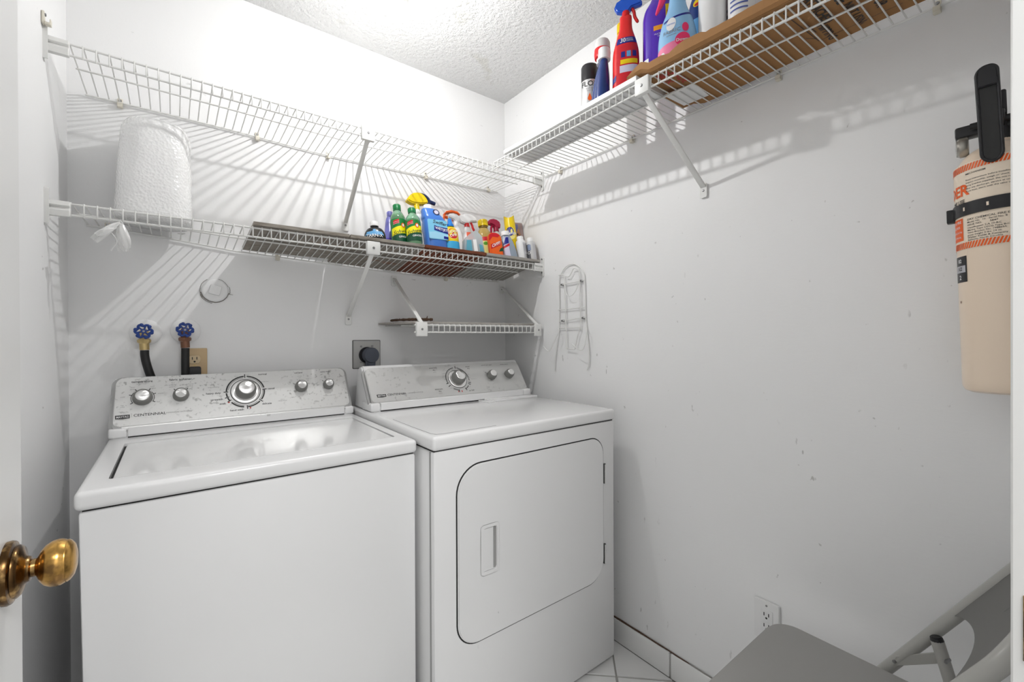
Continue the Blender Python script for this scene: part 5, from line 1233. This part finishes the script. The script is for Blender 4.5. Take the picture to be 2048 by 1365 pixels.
words_on(lb, 'KIDDER', .030, onc(R, z_(1.4605), -1.55, .001), ORANGE, offset=.03)
words_on(lb, 'HOME USE', .0100, onc(R, z_(1.4400), -1.22, .001), INK, offset=.01)
LP_('label_orange_block', wrap(R, z_(1.3640), z_(1.4080), -1.75, -.93, e=.0008, na=16), ORANGE, lb)
for k, (tx, sz) in enumerate((('FOR FIRE', .0075), ('LIQUIDS', .0060), ('GREASE & Fat', .0055), ('ELECTRICAL', .0050))):
    words_on(lb, tx, sz, onc(R, z_(1.4010-.0098*k), -1.22, .0013), INKW, offset=.005)
fine = MB()
lines = [(1.4905, 'MECHANISM', .0048), (1.4790, 'Read instructions before installing and using', .0040), (1.4735, 'Inspect monthly, weigh or check gauge often', .0040), (1.4680, 'using bracket supplied. Do not recharge until', .0040), (1.4625, 'after any discharge, service at once, keep', .0040), (1.4570, 'from heat, store with the valve upright', .0040),
         (1.4020, 'DRY CHEMICAL FIRE EX', .0052), (1.3968, 'Model No.  10   Serial No. B', .0042), (1.3915, 'ISSUE NO.       5847', .0046), (1.3860, 'Classification 2-A 10-B:C', .0042), (1.3812, 'Marine Type USCG Type B-C', .0042), (1.3764, 'Valve Bracket No. 198869A', .0042), (1.3716, 'gross weight 5 lbs. 14 oz.', .0042), (1.3668, 'Walter Kidde & Company', .0046), (1.3622, 'Belleville, North Carolina', .0042)]
for zz, tx, sz in lines:
    f3 = onc(R, z_(zz), -.78, .0010); fine.text(tx, sz, f3, align='LEFT', offset=.004, sx=1.15)
LP_('fine_lettering', fine, INK, lb, smooth=0)['kind'] = 'stuff'
sk = LP_('date_sticker', wrap(R, z_(1.283), z_(1.334), -1.42, -.86, e=.0006, na=10), BLACKP, fx)
LP_('sticker_band', wrap(R, z_(1.302), z_(1.3155), -1.40, -.90, e=.0010, na=10), P_('sticker_grey', (.45, .45, .48), .4), sk)
words_on(sk, '2', .0120, onc(R, z_(1.292), -1.12, .0013), INKW, offset=.02); words_on(sk, '82', .0100, onc(R, z_(1.3245), -1.12, .0013), INKW, offset=.02); words_on(sk, 'XZ', .0090, onc(R, z_(1.3088), -1.12, .0014), INK, offset=.02)
LP_('rust_speck', spot(R, z_(1.244), -1.18, .0035, .005, e=.0005), COPPER, fx)
ss = LP_('strap', MB().lathe([(R+.0002, z_(1.4115)), (R+.0030, z_(1.4120)), (R+.0030, z_(1.4360)), (R+.0002, z_(1.4365))], 64), BLACKP, fx)
LP_('strap_buckle', MB().box(-R-.0125, -R+.004, -.0085, .0085, z_(1.4075), z_(1.4345), .002, 2), BLACKP, ss)
for a in (-.85, -.28): LP_('strap_slot', wrap(R+.0031, z_(1.4205), z_(1.4275), a, a+.05, e=.0004, nz=2, na=3), LABELC, ss)
vb = LP_('valve_body', MB().cyl((0, 0, z_(1.548)), (0, 0, z_(1.590)), .0200, .0185, 28, .002).box(-.058, .045, -.014, .014, z_(1.574), z_(1.597), .004, 2), BLACKP, fx)
ga = LP_('pressure_gauge', MB().lathe([(.0180, 0), (.0195, .002), (.0195, .013), (.0170, .016), (.0005, .0165)], 32, M=Matrix.Translation((-.0390, -.006, z_(1.5560))) @ Matrix.Rotation(-pi/2, 4, 'Y')), mat('gauge_rim', (.42, .40, .36), .25, metal=.7), fx)
LP_('gauge_lens', MB().lathe([(.0170, .015), (.0165, .0180), (.0005, .0195)], 32, M=Matrix.Translation((-.0390, -.006, z_(1.5560))) @ Matrix.Rotation(-pi/2, 4, 'Y')), CLEARP, ga)
# lever: a long rounded paddle with a raised rim, hanging in front of the neck
Lp = rrect(-.0165, .0165, z_(1.500), z_(1.676), [.0165, .0165, .013, .016], 8)
tl = lambda x, z, y: Vector((x*.88-.0095+(z-.52)*-.02, y-.060-.014*math.sin((z-z_(1.5))*9), z))
lv = LP_('lever', MB().prism(Lp, -.0035, .0035, tl, .002, 2), P_('lever_black', (.02, .02, .02), .4), fx)
rimp = [tl(x*.93, z_(1.588)+(z-z_(1.588))*.985, -.0045) for x, z in Lp]
LP_('lever_rim', MB().tube(rimp, .0026, 8, True), BLACKP, lv)
LP_('lever_tip', MB().prism(rrect(-.0150, .0150, z_(1.637), z_(1.675), [.002, .002, .012, .014], 6), -.0075, -.002, tl, .002, 2), BLACKP, lv)
LP_('carry_handle', MB().box(.004, .013, -.036, .004, z_(1.594), z_(1.640), .004, 3), BLACKP, fx)
LP_('lever_pivot', MB().cyl((-.036, -.030, z_(1.586)), (.020, -.030, z_(1.586)), .006, n=14).box(-.010, .010, -.064, -.012, z_(1.576), z_(1.594), .003, 2), BLACKP, fx)
LP_('wall_bracket', MB().box(-.018, .018, R-.002, .0845, z_(1.20), z_(1.47), .003, 2).box(-.012, .012, R*.3, .0845, z_(1.528), z_(1.538), .002, 1).box(-.016, .016, .0800, .0845, z_(1.47), z_(1.54), .001, 1), BLACKP, fx)

# ---- folding chair
ch = thing('folding_chair', 'grey metal folding chair open against the side wall', 'chair', (-.30, -1.53, 0))
seat = MB(); ol = rrect(-.492, -.1075, -1.700, -1.326, [.03, .03, .055, .055], 8)
ol = [((x+.300)*(1-.06*max(0, (-1.45-y)/.25))-.300, y) for x, y in ol]
seat.prism(ol, .4225, .4405, lambda x, y, z: Vector((x, y, z)), .008, 4)
part('seat', seat, TAUPE, ch)
def tline(z): return -1.557-(z-.441)*.6327
CX, HX = -.300, .2115
frame = []
for z in (0.012, .15, .30, .44, .58, .68, .725): frame.append((CX+HX-.0*z, tline(z), z))
top_ = [(CX+HX-.006, tline(.752), .752), (CX+HX-.030, tline(.775), .775), (CX+HX-.065, tline(.786), .786), (CX, tline(.788), .788)]
full = frame+top_; full = full+[(2*CX-x, y, z) for x, y, z in full[-2::-1]]
part('back_frame', MB().tube(smooth_path(full, 5), .0122, 14), TUBEM, ch)
def backp(u, v):
    x = CX-HX+.004+(2*HX-.008)*u; q = (u-.5)*2
    zl = .600+.050*(1-q*q)**.8; zh = .7820-.02*abs(q)**4
    z = zl+(zh-zl)*v
    return Vector((x, tline(z)+.004-.020*(1-q*q), z))
bp = MB(); bp.grid(22, 9, backp)
bp2 = bmesh.new(); bmesh.ops.solidify(bp.bm, geom=bp.bm.faces[:], thickness=.0016)
part('backrest', bp, TAUPE, ch, smooth=50)
for s_ in (1, -1):
    X = lambda x: CX+s_*x
    lg = part('leg', MB().tube([(X(.192), -1.634, .546), (X(.192), -1.772, .014)], .0112, 14), TUBEM, ch)
    part('end_plug', MB().cyl((X(.192), -1.6345, .5435), (X(.192), -1.6320, .5530), .0118, .0100, 14, .002), BLACKP, lg)
    part('foot_cap', MB().cyl((X(.192), -1.771, .018), (X(.192), -1.7755, .0), .0130, .0135, 14), BLACKP, lg)
    part('rivet', MB().cyl((X(.192), -1.651, .516), (X(.175), -1.649, .516), .0042, .0030, 10), SCREW, lg)
    lk = part('link_bar', MB().prism([(-1.558, .443), (-1.566, .470), (-1.640, .522), (-1.652, .505)], 0, .003, lambda y, z, d: Vector((X(.200)+s_*d, y, z)), .0008, 1), TUBEM, ch)
    part('rivet', MB().cyl((X(HX), tline(.458), .458), (X(HX-.0145), tline(.458)+.004, .458), .0045, .0035, 10), SCREW, lk)
    part('frame_foot', MB().cyl((X(HX), tline(.02), .022), (X(HX), tline(0), 0), .0138, .0142, 14), BLACKP, ch)
part('cross_bar', MB().tube([(CX-HX, tline(.16), .16), (CX+HX, tline(.16), .16)], .0085, 10), TUBEM, ch)
part('cross_bar', MB().tube([(CX-.192, -1.738, .15), (CX+.192, -1.738, .15)], .0085, 10), TUBEM, ch)
part('seat_pivot', MB().tube([(CX-HX, tline(.418), .418), (CX+HX, tline(.418), .418)], .0060, 10), TUBEM, ch)
